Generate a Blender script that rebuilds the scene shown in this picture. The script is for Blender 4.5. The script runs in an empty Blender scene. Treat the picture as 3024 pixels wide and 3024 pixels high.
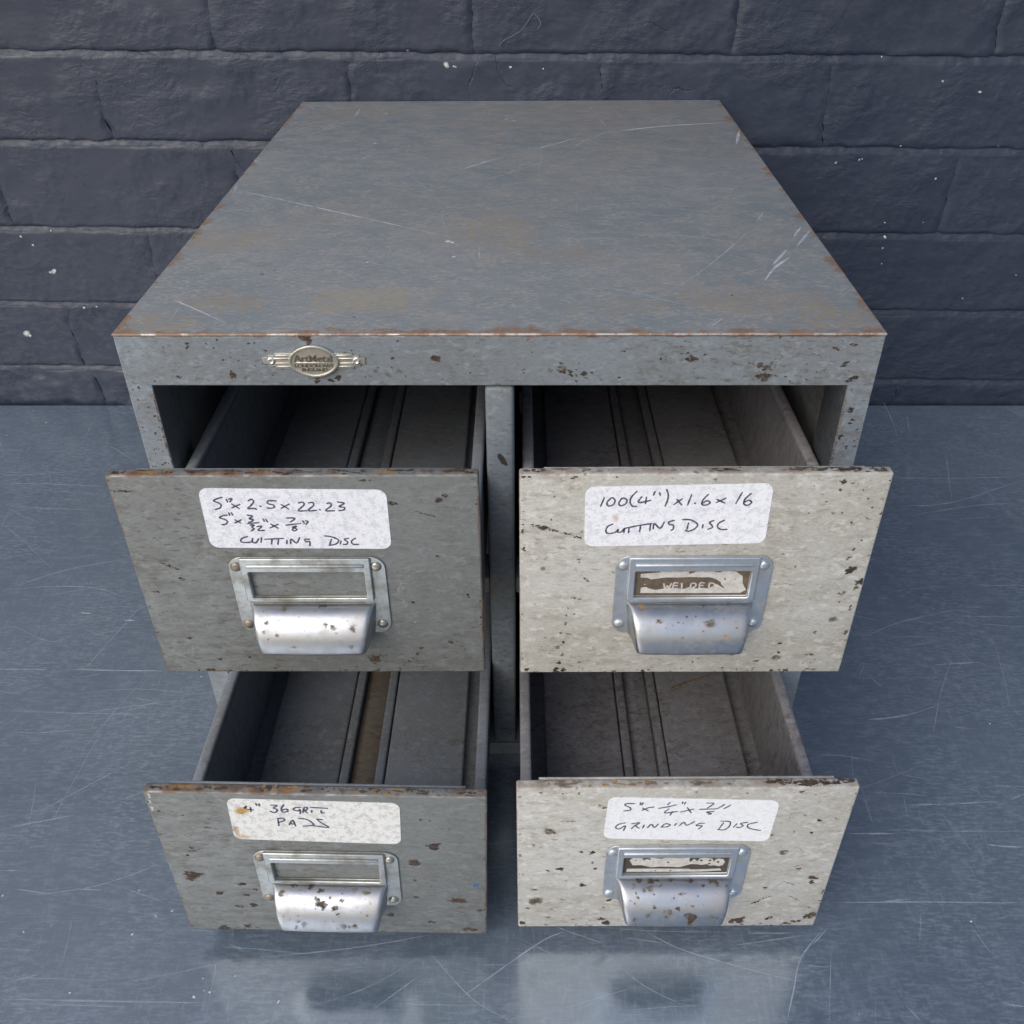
import bpy, bmesh, math, random
from mathutils import Matrix, Vector, noise

R = math.radians
SC = bpy.context.scene
COL = SC.collection

# ------------------------------------------------------------------ camera
cam_d = bpy.data.cameras.new('camera')
cam = bpy.data.objects.new('camera', cam_d)
COL.objects.link(cam)
CAM_R = [(0.9999093, -0.0016518, 0.0133642), (0.01176, 0.5905934, -0.8068836), (-0.00656, 0.8069676, 0.5905593)]
CAM_P = (0.012949, -0.402318, 0.493363)
cam.matrix_world = Matrix.Translation(CAM_P) @ Matrix(CAM_R).to_4x4()
cam_d.sensor_width = 36.0
cam_d.lens = 32.708
cam_d.clip_start = 0.01
cam_d.clip_end = 200.0
SC.camera = cam

# ------------------------------------------------------------------ sky, soft sun, exposure
SUN_EL, SUN_AZ = R(38), R(216)          # azimuth measured from +Y towards +X: front left of the cabinet
world = bpy.data.worlds.new('World')
SC.world = world
world.use_nodes = True
wn = world.node_tree.nodes
wl = world.node_tree.links
for n in list(wn):
    wn.remove(n)
sky = wn.new('ShaderNodeTexSky')
sky.sky_type = 'NISHITA'
sky.sun_disc = False
sky.sun_elevation = SUN_EL
sky.sun_rotation = SUN_AZ
sky.air_density = 1.0
sky.dust_density = 2.0
sky.ozone_density = 1.0
bg = wn.new('ShaderNodeBackground')
bg.inputs['Strength'].default_value = 0.15
wo = wn.new('ShaderNodeOutputWorld')
wl.new(sky.outputs[0], bg.inputs[0])
wl.new(bg.outputs[0], wo.inputs[0])

sun_d = bpy.data.lights.new('sun', 'SUN')
sun_d.energy = 1.7
sun_d.angle = R(50)
sun_d.color = (1.0, 0.98, 0.95)
sun = bpy.data.objects.new('sun', sun_d)
COL.objects.link(sun)
sdir = Vector((math.sin(SUN_AZ) * math.cos(SUN_EL), math.cos(SUN_AZ) * math.cos(SUN_EL), math.sin(SUN_EL)))
sun.rotation_euler = sdir.to_track_quat('Z', 'Y').to_euler()
sun.location = sdir * 5

SC.view_settings.view_transform = 'Standard'
SC.view_settings.look = 'None'
SC.view_settings.exposure = 0.04
SC.view_settings.gamma = 1.0
SC.view_settings.use_curve_mapping = False
SC.cycles.max_bounces = 6
SC.cycles.diffuse_bounces = 4
SC.cycles.glossy_bounces = 3
SC.cycles.transparent_max_bounces = 12

# ------------------------------------------------------------------ measured positions (millimetres on each surface)
INK = {0: [[(-31.6, 48.6), (-33.56, 47.99), (-35.64, 46.75), (-33.76, 45.79), (-32.72, 44.48), (-33.48, 42.95), (-35.63, 42.15)], [(-29.83, 47.59), (-29.55, 46.17)], [(-28.8, 47.7), (-27.3, 47.86), (-28.54, 46.17)], [(-27.92, 45.04), (-25.15, 42.58)], [(-24.52, 44.75), (-26.52, 43.9), (-28.22, 42.93)], [(-20.49, 46.72), (-18.97, 47.56), (-18.11, 46.43), (-19.23, 44.73), (-21.24, 42.46), (-18.89, 42.74), (-17.6, 42.17)], [(-15.78, 43.93), (-15.46, 43.64)], [(-8.34, 46.69), (-11.64, 46.7), (-12.15, 45.28), (-9.85, 44.43), (-9.57, 43.29), (-11.04, 42.72), (-12.63, 42.9)], [(-6.35, 44.7), (-3.49, 42.31)], [(-2.86, 44.98), (-6.66, 42.71)], [(1.35, 45.54), (3.25, 45.93), (3.49, 44.4), (0.53, 41.38), (4.22, 41.37)], [(5.72, 45.53), (7.5, 45.8), (7.59, 44.1), (4.91, 41.37), (8.63, 41.53)], [(10.03, 41.99), (10.32, 41.76)], [(13.71, 45.22), (15.26, 45.5), (15.24, 43.8), (12.62, 41.35), (16.46, 41.34)], [(18.4, 46.06), (21.3, 45.32), (18.8, 43.62), (21.04, 43.05), (20.66, 41.79), (18.53, 41.34)], [(-31.13, 39.04), (-32.81, 38.75), (-34.8, 37.6), (-32.74, 36.72), (-31.65, 35.56), (-32.54, 34.1), (-34.49, 33.69)], [(-30.1, 40.3), (-29.99, 38.92)], [(-28.99, 40.3), (-28.58, 39.03)], [(-28.13, 36.42), (-25.89, 34.67)], [(-25.34, 36.42), (-28.46, 34.67)], [(-22.32, 39.02), (-19.96, 38.43), (-21.74, 36.99), (-20.09, 36.58), (-20.83, 35.53), (-22.3, 35.13)], [(-22.92, 34.31), (-17.92, 34.83)], [(-21.89, 33.49), (-20.16, 33.48), (-21.39, 32.31), (-20.52, 31.43), (-21.94, 30.25)], [(-19.0, 32.6), (-16.87, 32.77), (-18.88, 30.54), (-16.07, 30.53)], [(-15.6, 36.69), (-15.24, 35.52)], [(-14.49, 36.68), (-13.89, 35.23)], [(-12.68, 34.05), (-9.78, 31.7)], [(-9.44, 33.87), (-13.26, 31.88)], [(-5.17, 37.36), (-1.47, 37.23), (-3.63, 35.2)], [(-5.99, 33.45), (0.67, 34.32)], [(-1.62, 32.98), (-3.22, 32.27), (-1.43, 31.09), (-2.88, 30.15), (-3.4, 31.1), (-1.43, 32.68)], [(1.81, 35.77), (2.33, 34.49)], [(2.98, 35.77), (4.08, 35.36), (2.95, 33.9)], [(-24.21, 26.98), (-26.73, 26.09), (-27.77, 24.29), (-25.77, 23.56), (-22.85, 23.98)], [(-22.03, 25.96), (-22.61, 23.98), (-21.02, 23.55), (-19.46, 25.77)], [(-18.08, 26.37), (-18.72, 23.67)], [(-16.67, 25.47), (-8.32, 25.93)], [(-13.5, 25.46), (-14.13, 22.75)], [(-10.5, 25.58), (-11.31, 22.56)], [(-6.83, 24.85), (-7.22, 22.92)], [(-5.46, 22.92), (-4.83, 25.56), (-2.79, 23.33), (-0.94, 26.34)], [(3.42, 25.43), (1.44, 25.43), (1.56, 23.93), (3.26, 24.23), (3.02, 21.81)], [(10.29, 27.39), (13.96, 26.61), (16.35, 24.8), (14.91, 22.7), (11.73, 21.92)], [(13.25, 25.41), (11.99, 22.1)], [(17.4, 24.5), (16.9, 22.69)], [(20.97, 25.99), (19.01, 25.4), (20.36, 23.89), (19.63, 22.51), (18.21, 22.51)], [(24.04, 25.99), (22.22, 24.49), (22.5, 22.68), (25.09, 22.5)]], 1: [[(-43.09, 47.66), (-44.47, 43.17)], [(-40.1, 47.47), (-41.81, 45.13), (-41.03, 43.27), (-39.0, 43.99), (-38.34, 46.24), (-39.52, 47.64), (-40.32, 47.31)], [(-35.52, 47.28), (-36.61, 44.82), (-35.75, 43.41), (-33.73, 44.25), (-33.17, 46.21), (-34.48, 47.45), (-35.74, 47.06)], [(-29.15, 50.92), (-31.24, 48.15), (-31.74, 45.36), (-30.67, 43.21), (-28.82, 42.98)], [(-26.9, 48.13), (-28.05, 45.06), (-22.86, 46.15)], [(-24.82, 47.84), (-25.02, 44.48)], [(-21.32, 50.87), (-21.8, 48.94)], [(-19.32, 50.31), (-18.89, 48.92)], [(-16.41, 51.84), (-15.44, 49.18), (-15.53, 46.12), (-16.28, 43.14)], [(-11.47, 46.65), (-9.12, 43.67)], [(-9.21, 46.92), (-12.58, 43.85)], [(-5.33, 49.13), (-6.5, 43.65)], [(-3.53, 44.71), (-3.18, 44.42)], [(1.86, 49.2), (-0.2, 46.04), (-0.18, 43.79), (1.91, 43.61), (3.13, 44.9), (1.65, 45.86), (-0.04, 44.63)], [(5.91, 46.56), (9.59, 44.58)], [(9.73, 47.1), (5.89, 44.88)], [(16.39, 50.12), (14.44, 44.28)], [(20.34, 49.55), (18.22, 46.78), (17.88, 44.26), (19.62, 43.29), (21.24, 44.8), (19.78, 46.04), (18.03, 44.82)], [(-38.64, 33.4), (-40.9, 31.96), (-41.47, 29.33), (-40.23, 28.14), (-37.44, 28.72), (-35.9, 30.47), (-36.29, 29.01), (-34.64, 29.0), (-33.36, 30.93), (-33.46, 28.82)], [(-33.36, 30.93), (-27.38, 32.47), (-21.4, 33.61)], [(-31.26, 31.03), (-31.33, 28.57)], [(-26.21, 32.47), (-26.44, 29.13)], [(-21.85, 33.32), (-21.95, 29.81)], [(-20.47, 30.69), (-20.24, 33.6), (-17.45, 30.96), (-15.89, 34.45)], [(-11.54, 35.29), (-13.79, 34.44), (-13.43, 32.98), (-11.77, 32.68), (-11.58, 30.64), (-12.43, 29.77)], [(-7.87, 35.68), (-4.37, 35.54), (-1.1, 33.21), (-1.78, 30.88), (-4.42, 29.26), (-6.11, 29.74)], [(-5.12, 33.81), (-5.46, 30.32)], [(1.41, 32.91), (1.32, 31.16)], [(5.89, 35.2), (4.16, 34.05), (5.0, 32.89), (5.77, 31.43), (3.9, 30.27)], [(10.54, 35.18), (8.39, 33.74), (7.94, 31.71), (9.52, 30.24), (12.32, 30.23)]], 2: [[(-33.1, 50.73), (-34.21, 48.65), (-30.08, 47.79)], [(-33.02, 50.35), (-33.72, 48.82)], [(-31.19, 49.65), (-31.42, 46.6)], [(-28.16, 52.91), (-27.92, 51.41)], [(-26.68, 52.65), (-26.72, 51.14)], [(-21.18, 51.84), (-18.46, 51.54), (-20.34, 49.6), (-18.66, 48.36), (-20.13, 46.03), (-22.21, 47.11)], [(-15.12, 52.39), (-16.68, 49.33), (-16.33, 46.67), (-13.93, 47.36), (-14.17, 49.02), (-16.36, 48.2)], [(-7.54, 50.36), (-9.86, 50.29), (-11.07, 48.74), (-9.26, 47.65), (-7.95, 48.83), (-8.2, 45.62)], [(-6.83, 46.58), (-5.69, 50.41), (-4.3, 50.45), (-4.98, 48.54), (-5.94, 48.28), (-4.78, 46.26)], [(-2.45, 48.39), (-2.71, 46.93)], [(-2.89, 50.65), (5.13, 50.13)], [(1.94, 48.37), (1.97, 46.46), (3.15, 46.65)], [(-19.39, 41.2), (-19.66, 35.73)], [(-19.59, 41.42), (-16.97, 41.81), (-16.4, 40.12), (-19.31, 38.32)], [(-14.59, 36.67), (-13.04, 39.68), (-12.28, 40.09), (-11.62, 35.97)], [(-14.02, 37.47), (-11.93, 37.29)], [(-9.51, 41.73), (-5.83, 41.22), (-3.33, 38.57), (-3.31, 36.62), (-7.89, 35.69)], [(1.86, 41.06), (-0.68, 41.38), (1.34, 38.32), (4.06, 35.11), (-2.65, 36.24)]], 3: [[(-24.23, 48.64), (-27.62, 48.67), (-28.71, 47.55), (-26.26, 45.64), (-25.91, 43.73), (-28.9, 43.0)], [(-21.41, 49.37), (-21.52, 47.71)], [(-20.24, 49.21), (-20.81, 47.48)], [(-20.18, 45.21), (-17.46, 43.13)], [(-14.88, 45.92), (-17.4, 45.41), (-20.28, 43.46)], [(-7.52, 49.4), (-8.53, 47.76)], [(-12.47, 44.92), (-8.15, 46.09), (-4.57, 47.57)], [(-7.76, 44.35), (-9.36, 41.31), (-3.38, 42.4)], [(-5.72, 42.42), (-6.62, 39.52)], [(-1.54, 49.8), (-1.64, 48.45)], [(-0.22, 49.57), (-0.62, 48.07)], [(0.99, 45.41), (3.29, 41.2)], [(4.14, 44.25), (-1.71, 42.01)], [(9.92, 48.73), (13.19, 48.48), (10.58, 44.96)], [(6.96, 44.0), (11.6, 44.19), (15.28, 44.54), (18.38, 47.69)], [(13.92, 42.26), (10.48, 41.76), (12.95, 40.59), (11.52, 39.98)], [(21.24, 47.14), (18.57, 44.36)], [(-27.62, 33.71), (-30.63, 32.56), (-32.16, 30.21), (-30.41, 28.77), (-27.47, 31.36), (-28.18, 27.4)], [(-24.47, 28.96), (-22.54, 32.1)], [(-24.49, 32.9), (-20.76, 33.66), (-22.49, 31.31), (-20.69, 29.33)], [(-18.49, 31.83), (-19.03, 29.47)], [(-16.67, 29.69), (-14.98, 32.43), (-13.36, 29.9), (-11.68, 32.56)], [(-10.04, 30.03), (-8.38, 32.77), (-5.94, 31.97), (-7.22, 30.4), (-10.04, 30.03)], [(-2.96, 32.96), (-3.76, 31.4)], [(-1.36, 31.14), (0.5, 33.87), (2.16, 31.51), (5.64, 34.46)], [(10.52, 33.01), (8.17, 32.87), (6.71, 31.08), (9.56, 31.06), (8.18, 28.46)], [(18.36, 34.67), (22.68, 34.08), (22.71, 30.16), (20.42, 27.57), (17.5, 28.07)], [(19.71, 33.33), (17.96, 28.22)], [(26.2, 32.49), (24.9, 29.75)], [(31.24, 33.62), (28.06, 32.71), (29.35, 30.9), (28.01, 29.57), (26.33, 29.74)], [(35.73, 33.59), (31.93, 32.05), (31.79, 29.69), (34.39, 28.09), (38.36, 27.03)]]}
STICKER = {0: [(-41.26, 53.48), (40.05, 52.44), (39.79, 19.8), (-41.92, 20.68)], 1: [(-51.44, 53.35), (29.5, 54.88), (30.34, 22.33), (-50.86, 20.75)], 2: [(-41.63, 56.24), (39.25, 54.91), (38.22, 22.27), (-42.71, 24.25)], 3: [(-36.68, 53.59), (44.38, 50.32), (43.55, 17.98), (-37.76, 21.06)]}
CARD = {1: {'poly': [[(-24.13, 4.85), (-19.69, 5.33), (-15.25, 5.78), (-15.05, 6.93), (-10.8, 6.14), (-6.74, 7.28), (-6.33, 6.12), (-3.08, 6.41), (-2.58, 7.34), (-1.78, 6.87), (-2.01, 4.75), (0.3, 5.51), (2.2, 7.16), (4.27, 7.3), (5.01, 6.07), (9.39, 6.82), (10.1, 5.85), (12.51, 5.64), (13.31, 6.41), (16.88, 6.4), (19.62, 6.0), (21.29, 4.64), (22.94, 3.46), (23.56, -1.04), (25.61, -5.0), (23.13, -6.78), (15.26, -6.87), (15.63, -3.76), (13.7, -1.58), (13.23, -0.2), (11.23, 1.37), (8.07, 2.76), (3.29, 2.74), (-1.52, 2.92), (-6.89, 2.63), (-12.29, 2.73), (-16.13, 2.09), (-19.09, 1.6), (-20.66, 2.5), (-24.13, 2.71)], [(-23.53, -3.38), (-21.14, -3.0), (-19.56, -4.0), (-16.46, -4.89), (-13.19, -4.11), (-10.51, -3.72), (-2.9, -4.27), (-1.49, -3.29), (1.6, -3.9), (8.56, -4.05), (10.62, -3.54), (11.24, -1.18), (14.87, -3.76), (15.78, -3.76), (15.41, -6.87), (-23.59, -6.69)]], 'strokes': [[(-13.01, -1.06), (-12.31, -3.83), (-11.3, -2.25), (-10.5, -3.84), (-9.56, -0.88)], [(-6.57, -0.7), (-8.37, -0.69), (-8.44, -3.85), (-6.41, -3.86)], [(-8.38, -2.27), (-6.73, -2.2)], [(-4.61, -0.71), (-4.51, -3.87)], [(-5.02, -1.1), (-4.46, -0.71)], [(-0.4, -0.73), (-0.52, -3.89)], [(-0.4, -0.73), (1.59, -1.01), (1.83, -2.71), (-0.2, -4.01)], [(5.76, -0.64), (3.82, -0.75), (3.86, -3.91), (5.83, -3.92)], [(3.83, -2.21), (5.33, -2.13)], [(8.18, -0.77), (8.07, -3.73)], [(8.17, -0.65), (10.34, -1.17), (10.53, -2.75), (8.4, -3.93)]], 'spots': [(14.95, 1.67, 0.48), (19.85, 1.53, 0.3), (-21.81, -1.42, -0.3)]}, 3: {'poly': [[(-23.66, 2.88), (-22.32, 4.83), (-17.46, 4.79), (-16.58, 3.94), (-14.78, 3.65), (-13.28, 5.31), (-10.97, 4.74), (-7.67, 4.04), (-4.55, 5.52), (-2.26, 5.23), (-0.57, 4.54), (6.36, 4.88), (6.32, 2.08), (7.22, 1.23), (8.56, 4.02), (10.42, 1.77), (11.45, 4.28), (13.66, 4.82), (17.64, 3.95), (18.95, 1.14), (19.2, 3.1), (20.53, 4.21), (23.2, 3.63), (24.32, 1.1), (23.53, -1.71), (21.68, -2.55), (18.96, -1.68), (17.06, -2.23), (15.57, -0.63), (12.72, -1.35), (10.69, -0.77), (7.41, -0.57), (4.6, -1.85), (2.12, -3.25), (-2.16, -2.93), (-7.1, -2.61), (-12.29, -3.25), (-14.3, -2.55), (-17.33, -1.39), (-21.91, -1.36)], [(-24.5, -4.46), (-10.23, -4.4), (6.86, -4.71), (7.92, -5.46), (22.57, -4.55), (23.44, -6.27), (13.03, -7.22), (-24.82, -7.15)]], 'strokes': [], 'spots': [(-20.57, 2.86, 0.48), (-16.38, 3.38, 0.54), (-13.65, 3.81, 0.66), (-4.15, 1.04, 0.66), (12.28, 2.6, 0.79), (16.67, 2.56, 0.79), (16.55, -0.08, 0.66), (20.9, 1.13, 0.79), (8.68, 1.34, 0.36), (-8.96, 0.12, 0.24), (-6.89, -1.19, 0.24), (-2.52, -6.18, 0.48), (-10.09, -6.12, 0.42)]}}
CHIPS = {0: [(65.26, 49.24, 1.27, 0.78, 20, 0), (62.47, 46.44, 1.1, 1.13, 0, 0), (-59.19, 1.8, 1.37, 0.9, 0, 1), (-75.38, 52.04, 5.02, 0.56, -3, 1), (47.03, -12.72, 0.7, 0.67, 0, 0), (25.52, -50.53, 1.67, 2.96, -30, 1), (28.34, -48.33, 4.17, 0.59, 15, 1), (37.52, -57.67, 0.53, 0.75, 0, 0), (39.86, -54.69, 0.53, 0.6, 0, 0), (42.37, -52.02, 0.63, 0.74, 0, 0), (44.6, -50.1, 0.52, 0.59, 0, 0), (46.7, -46.88, 0.73, 0.73, 0, 1), (49.06, -42.53, 0.93, 0.87, 40, 1), (-57.28, -58.25, 2.76, 0.9, -8, 1), (79.07, -22.88, 0.4, 1.37, 20, 0), (42.28, -3.51, 1.38, 4.45, -5, 3), (43.05, -12.72, 1.19, 2.94, 0, 3), (-73.57, -5.96, 2.18, 0.53, -8, 1), (-62.66, 9.43, 4.85, 0.63, -30, 1), (56.26, 39.28, 5.55, 0.46, -20, 1), (42.4, 45.02, 2.02, 0.79, -15, 0), (73.05, -8.12, 0.49, 1.58, 20, 0), (-37.1, -49.04, 0.94, 0.59, 0, 1), (-63.66, -36.02, 1.24, 0.71, 0, 1), (63.71, -38.95, 1.03, 0.86, 0, 1), (31.26, 57.28, 2.7, 0.44, 0, 1), (60.5, 15.45, 1.34, 0.49, -10, 1), (-52.05, -50.5, 1.47, 0.74, 0, 1)], 1: [(72.06, 6.37, 1.71, 1.96, 0, 0), (72.19, 5.72, 2.62, 1.18, 30, 0), (78.76, -0.63, 2.84, 1.6, 10, 0), (76.4, -4.88, 1.63, 1.08, 40, 2), (58.65, 51.27, 0.57, 0.69, 0, 0), (79.67, 38.31, 0.77, 0.95, 0, 0), (66.96, 33.7, 0.58, 0.6, 0, 0), (59.39, 55.6, 1.13, 1.02, 0, 0), (61.73, 39.12, 0.58, 0.59, 0, 1), (-69.02, 7.95, 0.91, 1.04, 0, 3), (-64.73, 48.23, 0.48, 0.58, 0, 0), (-38.19, 58.38, 0.47, 0.45, 0, 0), (-78.53, 59.16, 1.31, 0.68, -10, 0), (-75.71, 59.03, 0.94, 0.56, 0, 0), (-56.66, 58.25, 1.5, 0.68, 10, 1), (-50.92, 60.13, 0.94, 0.67, 0, 0), (-18.76, -58.93, 0.77, 0.93, 0, 0), (47.17, -45.82, 0.86, 0.75, -30, 0), (47.08, -39.88, 0.86, 0.74, 0, 0), (52.93, -57.98, 1.31, 0.93, 0, 0), (45.86, -58.26, 0.77, 0.93, 0, 0), (46.68, -49.57, 1.95, 1.36, -10, 2), (76.86, -17.16, 0.62, 1.95, 0, 1), (-49.1, 1.03, 2.24, 0.53, -45, 2), (-53.3, -10.38, 2.89, 0.55, -15, 2), (-54.04, -20.06, 0.52, 0.56, 0, 0), (-73.2, 32.6, 2.53, 0.73, -5, 1), (-69.29, 31.36, 1.95, 1.1, -8, 1), (-64.38, 29.75, 2.93, 0.61, -12, 1), (-59.45, 28.13, 2.55, 0.49, -15, 1), (-54.49, 26.01, 2.56, 0.62, -18, 1), (-79.05, 29.83, 0.78, 1.1, 0, 1), (70.43, -24.12, 1.89, 1.42, 0, 2), (37.26, -51.8, 1.52, 0.76, 0, 2), (-61.64, -58.3, 1.32, 1.7, 0, 0), (-58.36, -57.54, 1.1, 1.24, 0, 0), (-60.66, -52.93, 0.98, 1.53, 0, 0), (-59.16, -46.88, 0.65, 1.2, 0, 0), (-61.42, -42.39, 0.54, 1.04, 0, 0), (-58.82, -38.7, 0.54, 0.88, 0, 0), (-60.25, -32.13, 0.43, 1.01, 0, 0), (-58.06, -26.4, 0.42, 1.0, 0, 0), (-57.68, -20.74, 0.42, 0.98, 0, 2), (-57.27, -16.56, 0.31, 0.97, 0, 2), (24.71, -47.22, 1.08, 0.75, 0, 2), (5.8, -52.43, 0.44, 0.61, 0, 0), (47.18, 38.83, 0.58, 0.48, 0, 2), (46.57, 8.44, 0.5, 0.65, 0, 2), (42.86, 18.67, 7.42, 0.15, 1, 0), (39.31, 16.16, 0.79, 0.51, 0, 2), (70.81, -7.55, 1.64, 0.81, 20, 2), (70.86, -12.99, 0.41, 0.55, 0, 0), (63.09, -32.66, 1.06, 0.87, 0, 2), (-78.08, 19.26, 0.79, 1.01, 0, 1), (-76.48, -57.47, 1.32, 0.93, 0, 1), (77.92, -32.72, 0.64, 1.45, 0, 1), (62.53, -47.38, 2.38, 0.75, -5, 2), (-53.06, 12.78, 0.5, 2.06, 20, 2), (68.61, 50.99, 0.38, 0.46, 0, 0), (71.5, 46.35, 0.48, 0.47, 0, 0), (74.42, 41.65, 0.57, 0.47, 0, 0), (64.13, 54.44, 1.88, 0.46, -10, 2), (73.47, 23.52, 0.59, 0.62, 0, 0), (71.06, 18.53, 0.49, 1.14, -20, 0), (69.62, 13.47, 1.2, 0.64, 30, 2)], 2: [(-69.98, -7.06, 4.11, 2.18, 5, 1), (-71.12, -10.36, 1.86, 2.94, 0, 1), (54.86, 20.41, 1.78, 2.54, -20, 0), (44.15, 6.67, 2.01, 2.11, 0, 1), (-65.62, 15.82, 0.9, 0.86, 0, 0), (-61.67, -57.61, 2.84, 1.85, 5, 1), (-58.1, -24.17, 1.68, 1.33, 0, 1), (-45.23, -15.38, 2.08, 1.11, -15, 0), (-42.51, -35.11, 1.91, 1.36, 0, 0), (65.13, -26.77, 3.99, 2.48, 5, 1), (43.73, -24.62, 1.05, 1.14, 0, 1), (29.06, -41.92, 1.5, 1.39, 0, 1), (74.15, -12.81, 1.24, 1.29, -10, 4), (-68.78, 9.73, 0.5, 0.87, 0, 0), (-75.34, 44.93, 0.67, 0.79, 0, 0), (-77.37, 57.53, 0.47, 2.45, 0, 5), (-77.96, 52.63, 0.38, 1.4, 0, 5), (-77.9, 47.2, 0.48, 1.57, 0, 5), (-78.09, 29.61, 0.39, 3.64, -8, 3), (-44.22, -25.61, 1.68, 0.76, -5, 0), (-50.12, -36.33, 2.13, 0.78, -8, 1), (18.27, -57.97, 3.27, 1.03, 0, 1), (70.57, -55.17, 4.34, 1.43, 0, 1), (-48.88, -55.75, 2.18, 1.23, 0, 1), (-39.17, -19.81, 1.04, 0.94, 0, 1), (-54.62, 32.77, 1.95, 0.49, -5, 1), (48.69, 42.34, 0.58, 0.8, 0, 0), (52.98, 41.67, 0.48, 0.64, 0, 0), (61.93, 34.7, 0.48, 0.65, 0, 4), (58.54, 34.92, 0.39, 0.49, 0, 4), (43.42, -8.86, 0.62, 0.73, 0, 1), (76.09, -36.04, 1.27, 0.78, -10, 1), (-63.94, 14.17, 6.0, 0.34, 20, 1), (51.25, -48.74, 2.59, 0.8, 0, 1)], 3: [(-58.17, -4.79, 1.28, 1.3, 0, 0), (-46.79, -19.6, 1.09, 1.54, -10, 0), (-42.74, 9.11, 1.05, 1.43, 0, 0), (-47.98, 9.33, 1.47, 0.9, -10, 0), (-40.57, -4.93, 0.64, 0.74, 0, 0), (-42.17, 0.24, 0.53, 0.73, 0, 0), (52.56, 8.35, 1.47, 1.61, 0, 2), (71.29, -14.23, 2.15, 1.9, -10, 1), (71.44, -18.03, 0.97, 1.72, 0, 1), (75.94, -49.2, 3.82, 2.07, 25, 1), (36.82, -54.72, 2.94, 2.1, 0, 1), (39.31, -52.24, 2.03, 1.46, 0, 1), (-70.29, -35.1, 2.66, 2.81, 30, 2), (-55.43, 34.81, 4.05, 0.33, 2, 0), (-64.44, 26.43, 2.26, 2.06, -10, 2), (-32.76, -55.24, 1.59, 1.47, 0, 0), (-75.06, -41.11, 1.34, 0.61, 0, 0), (-61.87, 25.55, 0.62, 0.86, 0, 0), (54.45, -51.73, 2.03, 1.04, 30, 0), (44.91, -36.39, 2.88, 0.6, 25, 0), (49.29, -32.44, 4.41, 0.4, 30, 1), (64.71, -32.56, 4.4, 0.4, -35, 2), (60.24, -18.9, 4.33, 0.38, -30, 2), (48.36, -22.65, 1.09, 0.77, 0, 0), (63.23, 24.54, 0.72, 0.69, 0, 0), (54.89, 25.46, 0.51, 0.69, 0, 0), (-38.21, 45.39, 1.2, 0.65, 20, 0), (-40.78, 47.04, 0.8, 0.97, 0, 2), (-30.65, 52.57, 2.97, 0.8, 0, 2), (53.54, 56.63, 1.37, 0.79, 0, 1), (-58.43, 56.29, 0.49, 0.63, 0, 0), (-50.56, 56.39, 0.39, 0.95, 0, 0), (-68.28, 56.53, 0.79, 0.63, 0, 1), (28.16, 55.74, 0.49, 0.63, 0, 0), (-35.74, -52.08, 2.49, 1.04, -5, 1), (-64.02, -49.8, 1.58, 1.04, 0, 2), (19.92, -76.02, 0.46, 0.88, 0, 0), (64.22, -56.39, 1.13, 1.26, 0, 1), (69.63, -54.96, 2.26, 1.26, 0, 1), (-32.16, -33.8, 1.11, 1.0, 30, 0), (-70.9, -23.67, 1.31, 0.97, 0, 2), (-80.54, 0.91, 0.42, 5.52, 0, 4), (-77.57, -54.9, 1.59, 1.68, 0, 1), (78.84, -25.8, 0.55, 3.13, -15, 1), (62.83, -5.74, 1.49, 0.56, -10, 0), (44.03, 22.98, 1.03, 0.69, 0, 2), (65.45, 34.67, 1.01, 0.67, -5, 0), (-64.55, -6.59, 0.64, 0.75, 0, 0), (-72.1, 15.2, 0.62, 0.88, 0, 2)]}
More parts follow.
